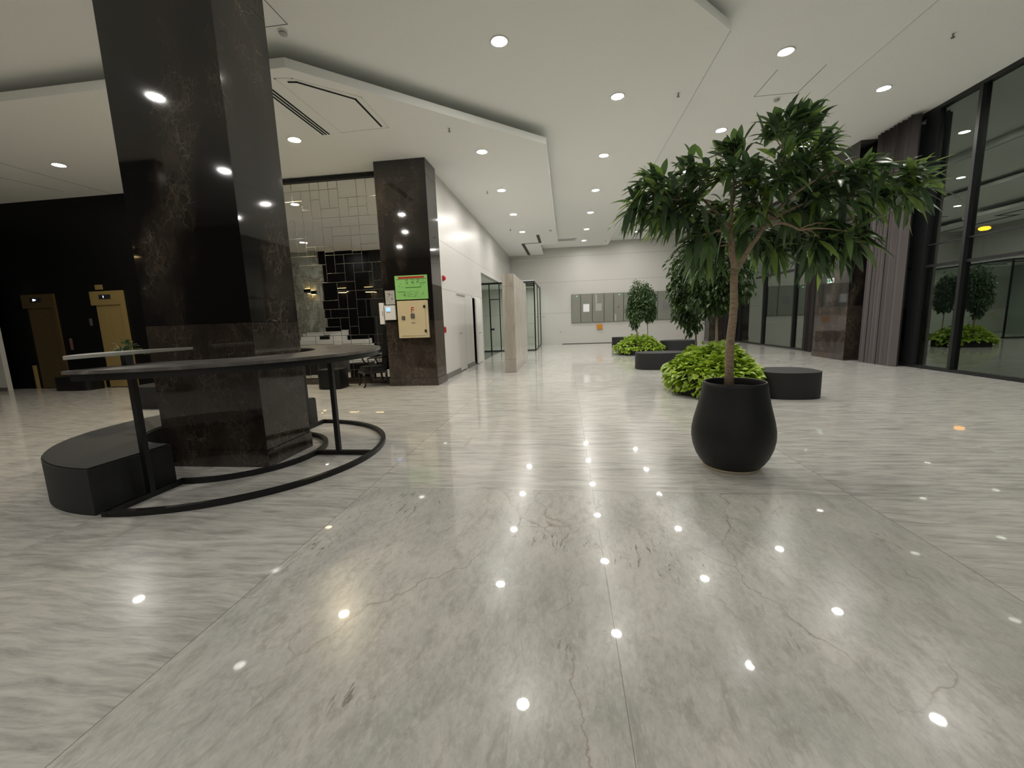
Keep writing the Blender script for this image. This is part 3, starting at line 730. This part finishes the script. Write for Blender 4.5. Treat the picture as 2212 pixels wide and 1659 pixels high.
MB().box(-1.343, -1.333, 18.71, 20.6, .05, 2.95).build('pane', MGC, gv); MB().box(-1.343, -1.333, 20.645, 22.74, .05, 2.95).build('pane', MGC, gv)
k = MB(); k.box(-3.33, -3.29, 18.64, 18.66, .0, 2.32).box(-3.33, -2.9, 18.64, 18.66, 2.28, 2.32).box(-3.29, -3.15, 18.62, 18.66, .95, 1.03)
k.build('door_frame', MFR, gv)

# ------------------------------------------------------------------ end wall cabinets
Yf = 22.797
edges = [.31, .79, 1.395, 2.0, 2.49, 2.99, 3.5, 4.1, 4.70, 5.50, 5.97]
lab = ['narrow grey electrical cabinet at the near end of the row, with green indicator', 'grey electrical cabinet with a white paper sheet taped on', 'grey electrical cabinet with a torn plastic sleeve and tape', 'plain grey electrical cabinet right of the one with torn sleeve',
       'grey electrical cabinet with dark warning triangle and green indicator', 'grey electrical cabinet mostly behind the far small tree crown', 'grey electrical cabinet hidden behind the far tree crown', 'grey electrical cabinet with green indicator just right of the far tree crown',
       'wide grey electrical cabinet with a dark square notice', 'last grey electrical cabinet of the row beside the large tree']
for i, (a, b) in enumerate(zip(edges, edges[1:])):
    zt, zb = 2.595-.002*i, 1.115+.002*i
    r = thing('wall_mounted_cabinet', ((a+b)/2, Yf, zb), lab[i], 'electrical cabinet', 'electrical cabinets on the end wall')
    MB().box(a+.003, b-.003, Yf-.06, Yf, zb, zt, bev=.004).build('body', MCABB, r)
    MB().box(a+.014, b-.014, Yf-.078, Yf-.061, zb+.006, zt-.006, bev=.003).build('door', MPAN, r); dr = [c for c in r.children if c.name.startswith('door')][0]
    for z in (zb+.12, zt-.12): MB().box(b-.06, b-.035, Yf-.086, Yf-.079, z, z+.03).build('lock', MHAND, dr)
    yy = Yf-.08
    if i in (0, 4, 7): MB().tube([(a+.28, yy+.001, zt-.1), (a+.28, yy-.02, zt-.1)], .014, 12).build('indicator_lamp', MGLED, dr)
    if i == 1: MB().box(a+.13, a+.45, yy-.004, yy, 1.67, 2.07).build('paper_sheet', P('bright paper', (.9, .9, .95), .3), dr)
    if i == 2:
        MB().box(a+.16, a+.48, yy-.003, yy, 1.70, 2.08).build('plastic_sleeve', P('plastic sleeve', (.45, .45, .42), .15), dr)
        MB().box(a+.16, a+.24, yy-.002, yy, 2.10, 2.55).build('tape', MGREYP, dr)
    if i == 4:
        k = MB(); k.bm.faces.new([k.bm.verts.new((a+.19+p, yy-.003, 1.84+q)) for p, q in ((0, 0), (.09, 0), (.045, .08))]); k.build('warning_triangle', MRED, dr)
        MB().box(a+.05, a+.13, yy-.002, yy, 1.15, 1.5).build('tape', MGREYP, dr)
    if i == 0:
        k = MB(); k.bm.faces.new([k.bm.verts.new((a+.19+p, yy-.003, 1.84+q)) for p, q in ((0, 0), (.08, 0), (.04, .09))]); k.build('warning_triangle', MORG, dr)
    if i == 8: MB().box(a+.25, a+.57, yy-.003, yy, 1.64, 2.05).build('notice', P('violet grey paper', (.21, .20, .215), .5), dr)
ob = thing('wall_mounted_box', (1.765, Yf, .745), 'small orange metal box on the end wall under the grey cabinets', 'box')
MB().box(1.62, 1.91, Yf-.09, Yf, .745, .985, bev=.006).build('body', MORG, ob)
MB().box(1.68, 1.71, Yf-.096, Yf-.09, .85, .89).build('lock', MHAND, ob)
tag(MB().box(-1.20, -1.12, Yf-.02, Yf, 1.46, 1.55, bev=.004).build('wall_switch', MGREYP, loc=(-1.16, Yf, 1.5)), 'small grey switch on the end wall just outside the glass vestibule', 'switch')
tag(MB().box(-1.62, -1.53, Yf-.02, Yf, 1.46, 1.56, bev=.004).build('wall_switch', MHAND, loc=(-1.57, Yf, 1.5)), 'small grey switch seen through the glass vestibule', 'switch')
tag(MB().box(-.31, -.23, Yf-.015, Yf, .61, .69, bev=.004).build('wall_socket', MGREYP, loc=(-.27, Yf, .65)), 'small wall socket low on the end wall', 'socket')

# exit sign modelled on the window column in place of a reflection
ex = thing('exit_sign_reflection', (7.249, 12.83, 2.12), 'small exit sign standing in for a reflection in the dark column by the curtain', 'exit sign')
MB().box(7.215, 7.247, 12.69, 12.97, 2.06, 2.19, bev=.003).build('housing', MWHITE, ex)
MB().box(7.211, 7.2145, 12.70, 12.96, 2.068, 2.182).build('face', MEXIT, ex)
k = MB(); k.box(7.209, 7.2108, 12.90, 12.945, 2.08, 2.17); k.box(7.209, 7.2108, 12.83, 12.875, 2.08, 2.165)
k.bm.faces.new([k.bm.verts.new((7.209, y, z)) for y, z in ((12.80, 2.09), (12.80, 2.16), (12.75, 2.125))]); k.box(7.209, 7.2108, 12.72, 12.75, 2.115, 2.135)
k.build('pictogram', P('sign green', (.015, .16, .07), .4), ex)

# ------------------------------------------------------------------ ring table and bench
CX, CY = -3.5, 4.03
tb = thing('ring_table', (CX, CY, 0), 'high half ring table of dark marble on black posts around the big column', 'table')
MB().ring(CX, CY, .80, 1.50, -92, 92, 1.082, 1.107, 64).build('tabletop', MTOP, tb, smooth=30)
f = MB(); f.ring(CX, CY, 1.425, 1.47, -91, 91, 1.03, 1.081, 64); f.ring(CX, CY, .82, .865, -91, 91, 1.03, 1.081, 48)
for a in (-91, 0, 91):
    ca, sa = math.cos(math.radians(a)), math.sin(math.radians(a))
    f.box(.86, 1.43, -.022, .022, 1.03, 1.081, Matrix.Translation((CX, CY, 0)) @ Matrix.Rotation(math.radians(a), 4, 'Z'))
f.build('top_frame', MBM, tb, smooth=30)
f = MB(); f.ring(CX, CY, 1.43, 1.475, -88, 88, 0, .045, 72); f.ring(CX, CY, .79, .835, -87, 87, 0, .045, 56)
for s in (-1, 1): f.box(CX+.02, CX+.065, CY+s*.79, CY+s*1.475, 0, .045)
f.box(CX+.83, CX+1.435, CY+.02, CY+.065, 0, .045)
f.build('base_frame', MBM, tb, smooth=30)
for (x, y) in ((CX+.042, CY-1.1), (CX+1.07, CY+.042), (CX+.042, CY+1.1)):
    MB().box(x-.022, x+.022, y-.022, y+.022, .045, 1.03).build('post', MBM, tb)
# raised shelf carried above the first post
sh = MB(); n = 24; x0s, ya, yb = CX+.03, 2.50, 3.54
pts = [(x0s-.02*math.sin(PI*k/n), ya+(yb-ya)*k/n) for k in range(n+1)] + [(x0s-.31*math.sin(PI*k/n)**.8, ya+(yb-ya)*k/n) for k in range(n-1, 0, -1)]
sh.prism(pts, 1.188, 1.212)
so = sh.build('raised_shelf', P('pale stone', (.36, .35, .32), .35), tb)
MB().box(CX+.005, CX+.05, 2.9, 2.96, 1.108, 1.187).build('shelf_support', MBM, tb)
# bench half ring
bn = MB().ring(CX, CY, .80, 1.46, 92, 268, 0, .37, 64, bev=.012)
tag(bn.build('half_ring_bench', MFAB, loc=(CX, CY, 0), smooth=40), 'charcoal half ring bench at the foot of the big column', 'bench')

# second bench beyond, left of the column
bm_ = MB()
def superell(cx, cy, rx, ry, e=2.6, n=56, rot=0.):
    o = []
    for k in range(n):
        t = 2*PI*k/n; c, s = math.cos(t), math.sin(t)
        px = rx*math.copysign(abs(c)**(2/e), c); py = ry*math.copysign(abs(s)**(2/e), s)
        o.append((cx+px*math.cos(rot)-py*math.sin(rot), cy+px*math.sin(rot)+py*math.cos(rot)))
    return o
def bench(cx, cy, rx, ry, h, lb, e=2.6, rot=0., grp='charcoal lobby benches'):
    mb = MB(); mb.prism(superell(cx, cy, rx, ry, e, rot=rot), 0, h, .012)
    return tag(mb.build('oval_bench', MFAB, loc=(cx, cy, 0), smooth=40), lb, 'bench', grp)
bench(-7.25, 7.1, .72, .55, .40, 'rounded charcoal bench behind the big column, seen under the ring table', 3.5)
bench(3.52, 7.22, .43, .42, .41, 'oval charcoal bench right of the large black tree pot', 2.7)
bench(2.42, 11.22, .64, .41, .415, 'oval charcoal bench in the middle of the lobby between the two plant beds', 2.6)
bench(4.05, 16.0, .62, .45, .43, 'oval charcoal bench right of the far plant bed', 2.6)
bench(2.95, 19.6, .88, .45, .435, 'farthest charcoal bench behind the far plant bed', 3.)

# ------------------------------------------------------------------ lift lobby
Yl = 9.418
def lift(xr, w, mat, lb, dim):
    r = thing('elevator_door', (xr-w/2, Yl, 0), lb, 'elevator door', 'lift doors in the black wall')
    xl = xr-w
    MB().box(xl, xr, Yl-.05, Yl, 2.10, 2.44).box(xr-.10, xr, Yl-.05, Yl, 0, 2.10).build('frame', mat, r)
    MB().box(xl+.11, xl+(w)/2-.001, Yl-.022, Yl-.004, .02, 2.10).build('door_panel', mat, r)
    MB().box(xl+(w)/2+.003, xr-.10, Yl-.022, Yl-.004, .02, 2.10).build('door_panel', mat, r)
    MB().box(xl+.27, xl+.60, Yl-.058, Yl-.051, 2.245, 2.35).build('display', MGAP, r); dp = [c for c in r.children if c.name.startswith('display')][0]
    k = MB(); k.box(xl+.395, xl+.41, Yl-.061, Yl-.0585, 2.275, 2.325)
    if dim: k.bm.faces.new([k.bm.verts.new((xl+p, Yl-.061, q)) for p, q in ((.42, 2.28), (.42, 2.32), (.47, 2.30))]); k.box(xl+.36, xl+.395, Yl-.061, Yl-.0585, 2.275, 2.325)
    k.build('digits', MDISP, dp)
    return r
lift(-10.93, .94, MGOLD, 'gold lift door with lit floor display beside the big column', False)
lift(-12.95, .97, MGOLDD, 'dim bronze lift door with lit blue display at the far left', True)
tag(MB().box(-11.70, -11.50, Yl-.03, Yl, 2.48, 2.60, bev=.004).build('lift_sign', MGOLD, loc=(-11.6, Yl, 2.48)), 'small gold sign block above the gold lift door', 'sign')
tag(MB().box(-12.05, -11.98, Yl-.02, Yl, 1.6, 1.78, bev=.004).build('call_switch', MHAND, loc=(-12, Yl, 1.7)), 'small steel lift call plate left of the gold lift', 'call button')
tag(MB().box(-12.76, -12.68, Yl-.015, Yl, 1.0, 1.3, bev=.004).build('call_switch', P('dim red plate', (.14, .07, .07), .4), loc=(-12.7, Yl, 1.1)), 'dim reddish lift call plate right of the bronze lift', 'call button')
pl = MB(); pl.prism(superell(-12.3, 9.12, .5, .24, 5), 0, .34, .02)
tag(pl.build('ottoman', MLEATH, loc=(-12.3, 9.12, 0), smooth=40), 'low black ottoman between the two lift doors', 'ottoman')
fr = MB(); fr.box(-12.0, -11.9, Yl-.03, Yl, 0, .36); 
tag(fr.build('floor_post', MGOLD, loc=(-11.95, Yl, 0)), 'short gold plinth block beside the gold lift door', 'plinth')
fr = MB(); fr.box(-13.98, -13.93, Yl-.06, Yl, 0, .62)
tag(fr.build('floor_post', MGOLD, loc=(-13.95, Yl, 0)), 'short gold post beside the bronze lift door', 'post')
st(MB().box(-15.75, -14.32, 9.0, 9.1, 0, 2.9).build('wall_corner', P('pale wall', (.5, .5, .47), .6)), 'pale wall end at the far left', 'wall')
st(MB().box(-14.70, -14.62, 8.975, 8.999, 0, 2.6).build('trim_3', P('dark red trim', (.05, .012, .012), .5)), 'dark red strip on the pale wall end', 'trim')
st(MB().box(-15.75, -14.32, 8.98, 9.0, 0, .1).build('baseboard_corner', MSKG), 'grey skirting of the pale wall end', 'baseboard')

# ------------------------------------------------------------------ lounge seats
def pouf(cx, cy, lb):
    r = thing('pouf', (cx, cy, 0), lb, 'ottoman')
    mb = MB(); mb.prism(superell(cx, cy, .27, .25, 4.5), .015, .43, .035, 4)
    mb.build('cushion', MLEATH, r, smooth=50)
    k = MB(); k.prism(superell(cx, cy, .275, .255, 4.5), .375, .385); k.build('seam_piping', MLEATH, r)
    MB().prism(superell(cx, cy, .22, .2, 4.5), 0, .015).build('foot', MBM, r)
pouf(-5.16, 8.72, 'square black leather pouf in front of the mirrored wall')
def armchair():
    ox, oy = -4.33, 8.98
    r = thing('armchair', (ox, oy, 0), 'black leather armchair with carved curved legs beside the marble column', 'armchair')
    T = Matrix.Translation((ox, oy, 0)) @ Matrix.Rotation(math.radians(-142), 4, 'Z')   # local +x is the front
    def put(mb, name, mat, sm=40): mb.bm.transform(T); return mb.build(name, mat, r, smooth=sm)
    s = MB(); s.prism([(.27, -.27), (.29, 0), (.27, .27), (-.24, .24), (-.24, -.24)], .30, .37); s.bev([e for e in s.bm.edges], .01)
    put(s, 'seat_rail', MCHWD)
    c = MB(); c.prism([(.25, -.25), (.27, 0), (.25, .25), (-.22, .22), (-.22, -.22)], .37, .455, .035, 4); put(c, 'seat', MLEATH)
    for y in (-.25, .25):
        sg = 1 if y > 0 else -1
        k = MB(); k.tube([(.24, y, .34), (.285, y*1.06, .25), (.255, y*1.02, .12), (.25, y, .05), (.29, y*1.05, .012)], [.034, .036, .020, .016, .022], 10); put(k, 'leg', MCHWD, True)
        k = MB(); k.tube([(-.22, y*.9, .34), (-.225, y*.9, .2), (-.255, y*.92, .08), (-.28, y*.95, .012)], [.03, .024, .02, .02], 10); put(k, 'leg', MCHWD, True)
        k = MB(); k.tube([(.13, y*1.02, .36), (.09, y*1.06, .46), (.15, y*1.12, .56), (.17, y*1.14, .64), (.06, y*1.13, .655), (-.10, y*1.08, .645), (-.25, y*.95, .66)], [.02, .018, .018, .02, .021, .018, .018], 10); put(k, 'arm', MCHWD, True)
    bk = MB(); n = 14; pts = []
    for i in range(n+1):
        t = i/n; pts.append((-.23+.46*t, .40+.93-.06*(2*t-1)**2*1.4))
    poly = [(-.2, .40)] + pts + [(.2, .40)]
    A = [bk.bm.verts.new((-.235-.12*(z-.4), y, z)) for y, z in poly]; B = [bk.bm.verts.new((-.285-.12*(z-.4), y, z)) for y, z in poly]
    bk._f(A); bk._f(B[::-1])
    for i in range(len(poly)): bk._f([A[i], A[(i+1) % len(poly)], B[(i+1) % len(poly)], B[i]])
    put(bk, 'backrest', MLEATH, False)
armchair()

# plant behind the raised shelf
def leafset(mb, shape, pos, d, up_, L, W, droop=.3, fold=.25, seg=5):
    d = d.normalized(); side = d.cross(up_)
    if side.length < 1e-3: side = d.orthogonal()
    side.normalize(); nrm = side.cross(d).normalized()
    prev = None
    for i in range(seg+1):
        t = i/seg
        p = pos + d*(L*t) - Vector((0, 0, 1))*(droop*L*t*t)
        w = W*shape(t)
        if w < 1e-4:
            cur = [mb.bm.verts.new(p)]
        else:
            cur = [mb.bm.verts.new(p - side*w + nrm*w*fold), mb.bm.verts.new(p), mb.bm.verts.new(p + side*w + nrm*w*fold)]
        if prev:
            if len(prev) == 1 and len(cur) == 3: mb._f([prev[0], cur[1], cur[0]]); mb._f([prev[0], cur[2], cur[1]])
            elif len(prev) == 3 and len(cur) == 3: mb._f([prev[0], prev[1], cur[1], cur[0]]); mb._f([prev[1], prev[2], cur[2], cur[1]])
            elif len(prev) == 3: mb._f([prev[0], prev[1], cur[0]]); mb._f([prev[1], prev[2], cur[0]])
        prev = cur
lance = lambda t: 0 if t in (0, 1) else math.sin(PI*t**.85)**.9
heart = lambda t: 0 if t == 1 else (.35 if t == 0 else min(1., .35+2.6*t)*(1-t)**.62*1.25)
def rv(r):
    while True:
        v = Vector((r.uniform(-1, 1), r.uniform(-1, 1), r.uniform(-1, 1)))
        if .05 < v.length < 1: return v.normalized()

hp = thing('potted_plant', (-5.15, 4.36, 0), 'small dark green plant on a slim black stand behind the ring table', 'potted plant')
MB().box(-5.165, -5.135, 4.345, 4.375, .02, 1.0).box(-5.23, -5.07, 4.28, 4.44, 0, .02).build('stand', MBM, hp)
MB().lathe([(0, 1.0), (.035, 1.0), (.05, 1.1), (.042, 1.1), (.04, 1.09), (0, 1.09)], -5.15, 4.36, 20).build('pot', MPOT, hp, smooth=40)
k = MB(); rr = random.Random(9)
for _ in range(90):
    d = rv(rr); d.z = abs(d.z)*.8+.15
    leafset(k, lance, Vector((-5.15, 4.36, 1.11)) + Vector((d.x*.09, d.y*.09, d.z*.16*rr.random())), d, Vector((0, 0, 1)), rr.uniform(.07, .13), .022, .5)
k.build('foliage', MLB, hp, recalc=False)

# ------------------------------------------------------------------ large potted tree
px, py = 1.445, 3.82
pt = thing('potted_tree', (px, py, 0), 'large long leaved ficus tree in a bulging matt black pot', 'potted tree')
MB().lathe([(0, 0), (.225, 0), (.232, .006), (.232, .022), (0, .022)], px, py, 48).build('base_disc', MWOOD, pt, smooth=40)
prof = [(0, .024), (.20, .024), (.235, .03), (.262, .06), (.295, .115), (.322, .19), (.336, .27), (.335, .34), (.322, .42), (.302, .50), (.282, .58), (.266, .66), (.256, .73), (.252, .758), (.246, .764), (.236, .762), (.232, .75), (.236, .70), (0, .70)]
MB().lathe(prof, px, py, 64).build('pot', MPOT, pt, smooth=50)
k = MB().lathe([(0, .708), (.233, .704)], px, py, 48); k.build('soil', MSOIL, pt)
tr = MB()
tr.tube([(1.39, 3.79, .70), (1.386, 3.79, .86), (1.383, 3.79, 1.01), (1.384, 3.79, 1.13), (1.398, 3.79, 1.30), (1.402, 3.79, 1.42), (1.394, 3.79, 1.58), (1.392, 3.79, 1.70)], [.040, .036, .035, .034, .032, .031, .030, .029], 14)
tr.build('trunk', MTR, pt, smooth=True)
br = MB(); rr = random.Random(11); clusters = []
def branch(a, b, r0, r1, sag=.0, n=6):
    pts = []
    a, b = Vector(a), Vector(b)
    for i in range(n+1):
        t = i/n; p = a.lerp(b, t); p.z += sag*math.sin(PI*t); p += Vector((rr.uniform(-1, 1), rr.uniform(-1, 1), 0))*.008*(0 < t < 1)
        pts.append(p)
    br.tube(pts, [r0+(r1-r0)*i/n for i in range(n+1)], 9); return pts
fork = Vector((1.392, 3.79, 1.68))
l1 = branch(fork, (1.355, 3.80, 2.02), .027, .022); rr1 = branch(fork, (1.64, 3.80, 2.08), .020, .016)
dense = [(.60, 2.26), (.68, 2.42), (.80, 2.32), (.97, 2.52), (.90, 2.36), (1.10, 2.44), (1.02, 2.22), (.74, 2.2), (.88, 2.14),
         (1.30, 2.46), (1.33, 2.64), (1.50, 2.34), (1.45, 2.52), (1.66, 2.74), (1.76, 2.78), (1.86, 2.70), (1.72, 2.56), (1.96, 2.54), (2.02, 2.62), (1.68, 2.36), (1.28, 2.22), (1.52, 2.2), (1.18, 2.06), (1.85, 2.42),
         (2.16, 2.38), (2.32, 2.40), (2.50, 2.38), (2.66, 2.32), (2.44, 2.24), (2.18, 2.2), (2.0, 2.28), (2.60, 2.24), (1.86, 2.16),
         (1.06, 1.96), (1.18, 1.86), (1.66, 1.98), (1.82, 1.86), (2.0, 1.88), (2.10, 1.80), (2.24, 1.88), (1.92, 2.04), (2.1, 2.02), (1.50, 1.98), (1.30, 1.92)]
CC = Vector((1.55, 3.82, 2.2))
limbs = list(l1) + list(rr1)
for a_, b_ in ((l1[-1], (.85, 3.72, 2.28)), (l1[-1], (1.05, 4.05, 2.42)), (l1[-1], (1.38, 3.85, 2.52)), (l1[-2], (1.12, 3.6, 1.95)), (rr1[-1], (1.75, 3.85, 2.62)), (rr1[-1], (2.0, 3.7, 2.36)), (rr1[-1], (2.45, 3.9, 2.28)), (rr1[-1], (2.05, 4.05, 2.02)), (rr1[-2], (1.75, 3.55, 1.95)), ((2.0, 3.7, 2.36), (2.02, 3.9, 2.6)), (rr1[-1], (1.6, 4.1, 2.35))):
    limbs += branch(a_, b_, .014, .007, .05, 7)
for (x, z) in dense:
    for q in range(2):
        y = 3.82 + rr.uniform(-.42, .42)*(1.0 if q else .6)
        if z < 2.06 and 1.1 < x < 1.95: y = 3.82 + rr.uniform(.12, .5)
        s = y/3.79; c = Vector((x*s*.5+x*.5 + rr.uniform(-.03, .03), y, (z-1.35)*s*.6+(z-1.35)*.4+1.35 + rr.uniform(-.03, .03)))
        root = min(limbs, key=lambda p: (p-c).length)
        branch(root, c, .006, .003, .03, 4); clusters.append(c)
br.build('branches', MTR, pt, smooth=True)
lf = MB()
for c in clusters:
    outw = (c - CC); outw.z *= .6; outw.normalize()
    for _ in range(25):
        d = rv(rr)*.8 + outw*.6 + Vector((0, 0, -.10 if c.z < 2.3 else .12))
        if c.z > 2.6: d.z += .25
        d.normalize()
        tw = c + rv(rr)*.05 - outw*rr.uniform(0, .10)
        leafset(lf, lance, tw, d, Vector((rr.uniform(-.3, .3), rr.uniform(-.3, .3), 1)), rr.uniform(.16, .25), rr.uniform(.020, .030), rr.uniform(.12, .6), .3, 6)
lf.build('foliage', MLF, pt, recalc=False, smooth=True)

# ------------------------------------------------------------------ plant beds with small trees
def bed(cx, cy, rx, ry, h, top, lb, nleaf, seed, spill, Lf=(.075, .12)):
    r = thing('plant_bed', (cx, cy, 0), lb, 'plant bed', 'round plant beds')
    mb = MB(); outer = superell(cx, cy, rx, ry, 2.2, 64); mb.prism(outer, 0, h); mb.build('planter', MFAB, r, smooth=40)
    MB().prism(superell(cx, cy, rx*.94, ry*.94, 2.2, 64), h+.0005, h+.02).build('soil', MSOIL, r)
    rn = random.Random(seed); k = MB()
    for _ in range(nleaf):
        a = rn.uniform(0, 2*PI); q = math.sqrt(rn.random())
        bump = .75+.25*math.sin(3*a+seed)*math.cos(2*a+1)
        if rn.random() < .72:
            q *= 1.06
            z = h + (top-h)*(1-q**2.6)*bump*(.55+.45*rn.random()) + rn.uniform(0, .05)
            p = Vector((cx+rx*q*math.cos(a), cy+ry*q*math.sin(a), z))
            d = Vector((math.cos(a)*q, math.sin(a)*q, .35)) + rv(rn)*.7
        else:
            sp_ = spill(a)
            if sp_ <= 0: continue
            z = h*1.05 - rn.random()**.8*sp_
            o_ = 1.06 + rn.uniform(0, .13)*(1-.3*abs(z-h)/max(h, .1))
            p = Vector((cx+rx*o_*math.cos(a), cy+ry*o_*math.sin(a), max(.05, z)))
            d = Vector((math.cos(a), math.sin(a), -.2)) + rv(rn)*.6
        L = rn.uniform(*Lf)
        leafset(k, heart, p, d, Vector((rn.uniform(-.5, .5), rn.uniform(-.5, .5), 1)), L, L*.42, .35, .12, 4)
    k.build('foliage', MPO, r, recalc=False, smooth=True)
    return r
def wrap(a, c): return abs((a-c+PI) % (2*PI)-PI)
bed(2.52, 7.72, .62, .80, .42, .86, 'large bright green pothos bed behind the black pot', 2300, 2, lambda a: .36 if wrap(a, -2.6) < .85 else (.24 if wrap(a, -.3) < .6 else .12), (.095, .15))
bed(2.60, 15.65, .72, .62, .30, .76, 'far bright green pothos bed below the end wall', 1300, 4, lambda a: .22 if wrap(a, -2.6) < .5 or wrap(a, -.6) < .4 else .08, (.08, .13))
def ficus(base, z0, fork_z, blobs, lb, nleaf, seed, rad=.022, top=None):
    r = thing('ficus_tree', (base[0], base[1], z0), lb, 'tree', 'small leaved trees in the plant beds')
    rn = random.Random(seed); t = MB(); b = Vector((base[0], base[1], z0)); f = Vector((base[0]-.01, base[1], fork_z))
    t.tube([b, b.lerp(f, .35)+Vector((.008, 0, 0)), b.lerp(f, .7), f], [rad*1.15, rad, rad*.95, rad*.85], 10); t.build('trunk', MTR2, r, smooth=True)
    bb = MB(); k = MB(); tot = sum(x[3]*x[4]*x[5] for x in blobs)
    for (cx, cy, cz, rx, ry, rz) in blobs:
        c = Vector((cx, cy, cz))
        m_ = int(nleaf*rx*ry*rz/tot)
        for i in range(max(6, m_//70)):
            d = rv(rn); e = c + Vector((d.x*rx*.8, d.y*ry*.8, d.z*rz*.8)); s = f.lerp(c, rn.random()*.6)
            bb.tube([s, s.lerp(e, .5)+Vector((0, 0, .04)), e], [.007, .005, .002], 6)
        for i in range(m_):
            d = rv(rn); q = rn.random()**.42
            if rn.random() < .05: q *= 1.12
            lump = 1+.13*math.sin(5*d.x+seed)*math.sin(6*d.z+2)+.08*math.sin(9*d.y)
            p = c + Vector((d.x*rx, d.y*ry, d.z*rz))*q*lump
            dd = d*.6 + rv(rn)*.6 + Vector((0, 0, -.55)); L = rn.uniform(.065, .1)
            leafset(k, lance, p, dd, Vector((rn.uniform(-.5, .5), rn.uniform(-.5, .5), 1)), L, L*.25, .3, .2, 4)
    bb.build('branches', MTR2, r, smooth=True); k.build('foliage', MLB, r, recalc=False, smooth=True)
    return r
ficus((2.56, 7.62), .44, 1.42, [(2.66, 7.6, 2.02, .42, .42, .60), (2.5, 7.75, 1.75, .42, .4, .42)], 'small leaved ficus with pale trunk at the front of the large pothos bed', 4200, 21)
ficus((2.44, 8.35), .44, 1.15, [(2.30, 8.3, 2.05, .40, .38, .55), (2.22, 8.35, 1.55, .25, .3, .42), (2.35, 8.3, 1.25, .16, .2, .3)], 'darker small leaved ficus at the back of the large pothos bed', 3600, 22, .018)
ficus((2.50, 15.4), .31, 1.1, [(2.58, 15.4, 1.95, .40, .42, .62), (2.45, 15.4, 1.55, .34, .36, .45), (2.4, 15.4, 1.12, .17, .18, .24)], 'dense small ficus with pale trunk on the near side of the far plant bed', 4600, 23)
ficus((2.96, 15.95), .31, 1.22, [(2.92, 15.95, 1.92, .30, .34, .48), (3.0, 15.95, 1.5, .26, .3, .38)], 'small ficus with thin brown trunk on the back side of the far plant bed', 3300, 24, .016)

# ------------------------------------------------------------------ reception behind the viewer (seen in the mirrors)
st(MB().box(-17, -8.6, -1.4, -1.2, 0, 5.0).build('wall_reception', MBLK), 'dark wall behind the reception', 'wall')
pp = MB()
for k_ in range(12): pp.tube([(-9.42+.075*k_, -1.18, 0), (-9.42+.075*k_, -1.18, 4.99)], .032, 8)
st(pp.build('wall_pleats', P('dark slats', (.03, .028, .026), .5)), 'dark ribbed wall panel at the reception', 'wall')
st(MB().box(-13.9, -12.0, -1.2, -1.1, 0, 4.99).build('wall_marble', grey_pale()), 'pale green veined marble panel at the reception', 'wall')
ct = thing('reception_counter', (-11.0, -.3, 0), 'white reception counter reflected in the mirrored wall', 'counter')
MB().box(-12.7, -9.3, -.6, .1, 0, .75).box(-12.7, -10.5, -.6, -.2, .75, 1.12).build('body', P('white lacquer', (.8, .79, .77), .3), ct)
MB().box(-12.72, -10.48, -.62, -.18, 1.12, 1.15).build('top', MWHITE, ct)
MB().box(-11.55, -11.1, .0, .1, .76, 1.0).build('monitor', MBM, ct)
for i, x in enumerate((-12.5, -10.83, -9.45)):
    w = thing('wall_lamp', (x, -1.1, 3.1), ['wall lamp on the pale marble panel, reflected in the mirrors', 'middle wall lamp on the dark wall, reflected in the mirrors', 'wall lamp on the ribbed panel, reflected in the mirrors'][i], 'wall lamp', 'reception wall lamps')
    yb = (-1.098, -1.198, -1.145)[i]
    MB().box(x-.25, x+.25, yb, yb+.15, 3.02, 3.2).build('shade', MBM, w)
    for z0 in (3.202, 3.012): MB().box(x-.21, x+.21, yb+.02, yb+.13, z0, z0+.006).build('lamp_glow', MLAMPW, w)

# ------------------------------------------------------------------ world and colour management
w = bpy.data.worlds.new('night'); sc.world = w; w.use_nodes = True
w.node_tree.nodes['Background'].inputs[0].default_value = (.5, .55, .6, 1); w.node_tree.nodes['Background'].inputs[1].default_value = .012
sc.view_settings.view_transform = 'Standard'; sc.view_settings.look = 'None'; sc.view_settings.gamma = 1; sc.view_settings.exposure = .29
sc.view_settings.use_curve_mapping = False
try:
    cy = sc.cycles
    cy.use_denoising = True; cy.max_bounces = 12; cy.diffuse_bounces = 7; cy.glossy_bounces = 5; cy.blur_glossy = .8; cy.transparent_max_bounces = 10
    cy.sample_clamp_indirect = 6.; cy.caustics_reflective = True; cy.caustics_refractive = False; cy.use_light_tree = True
except Exception: pass
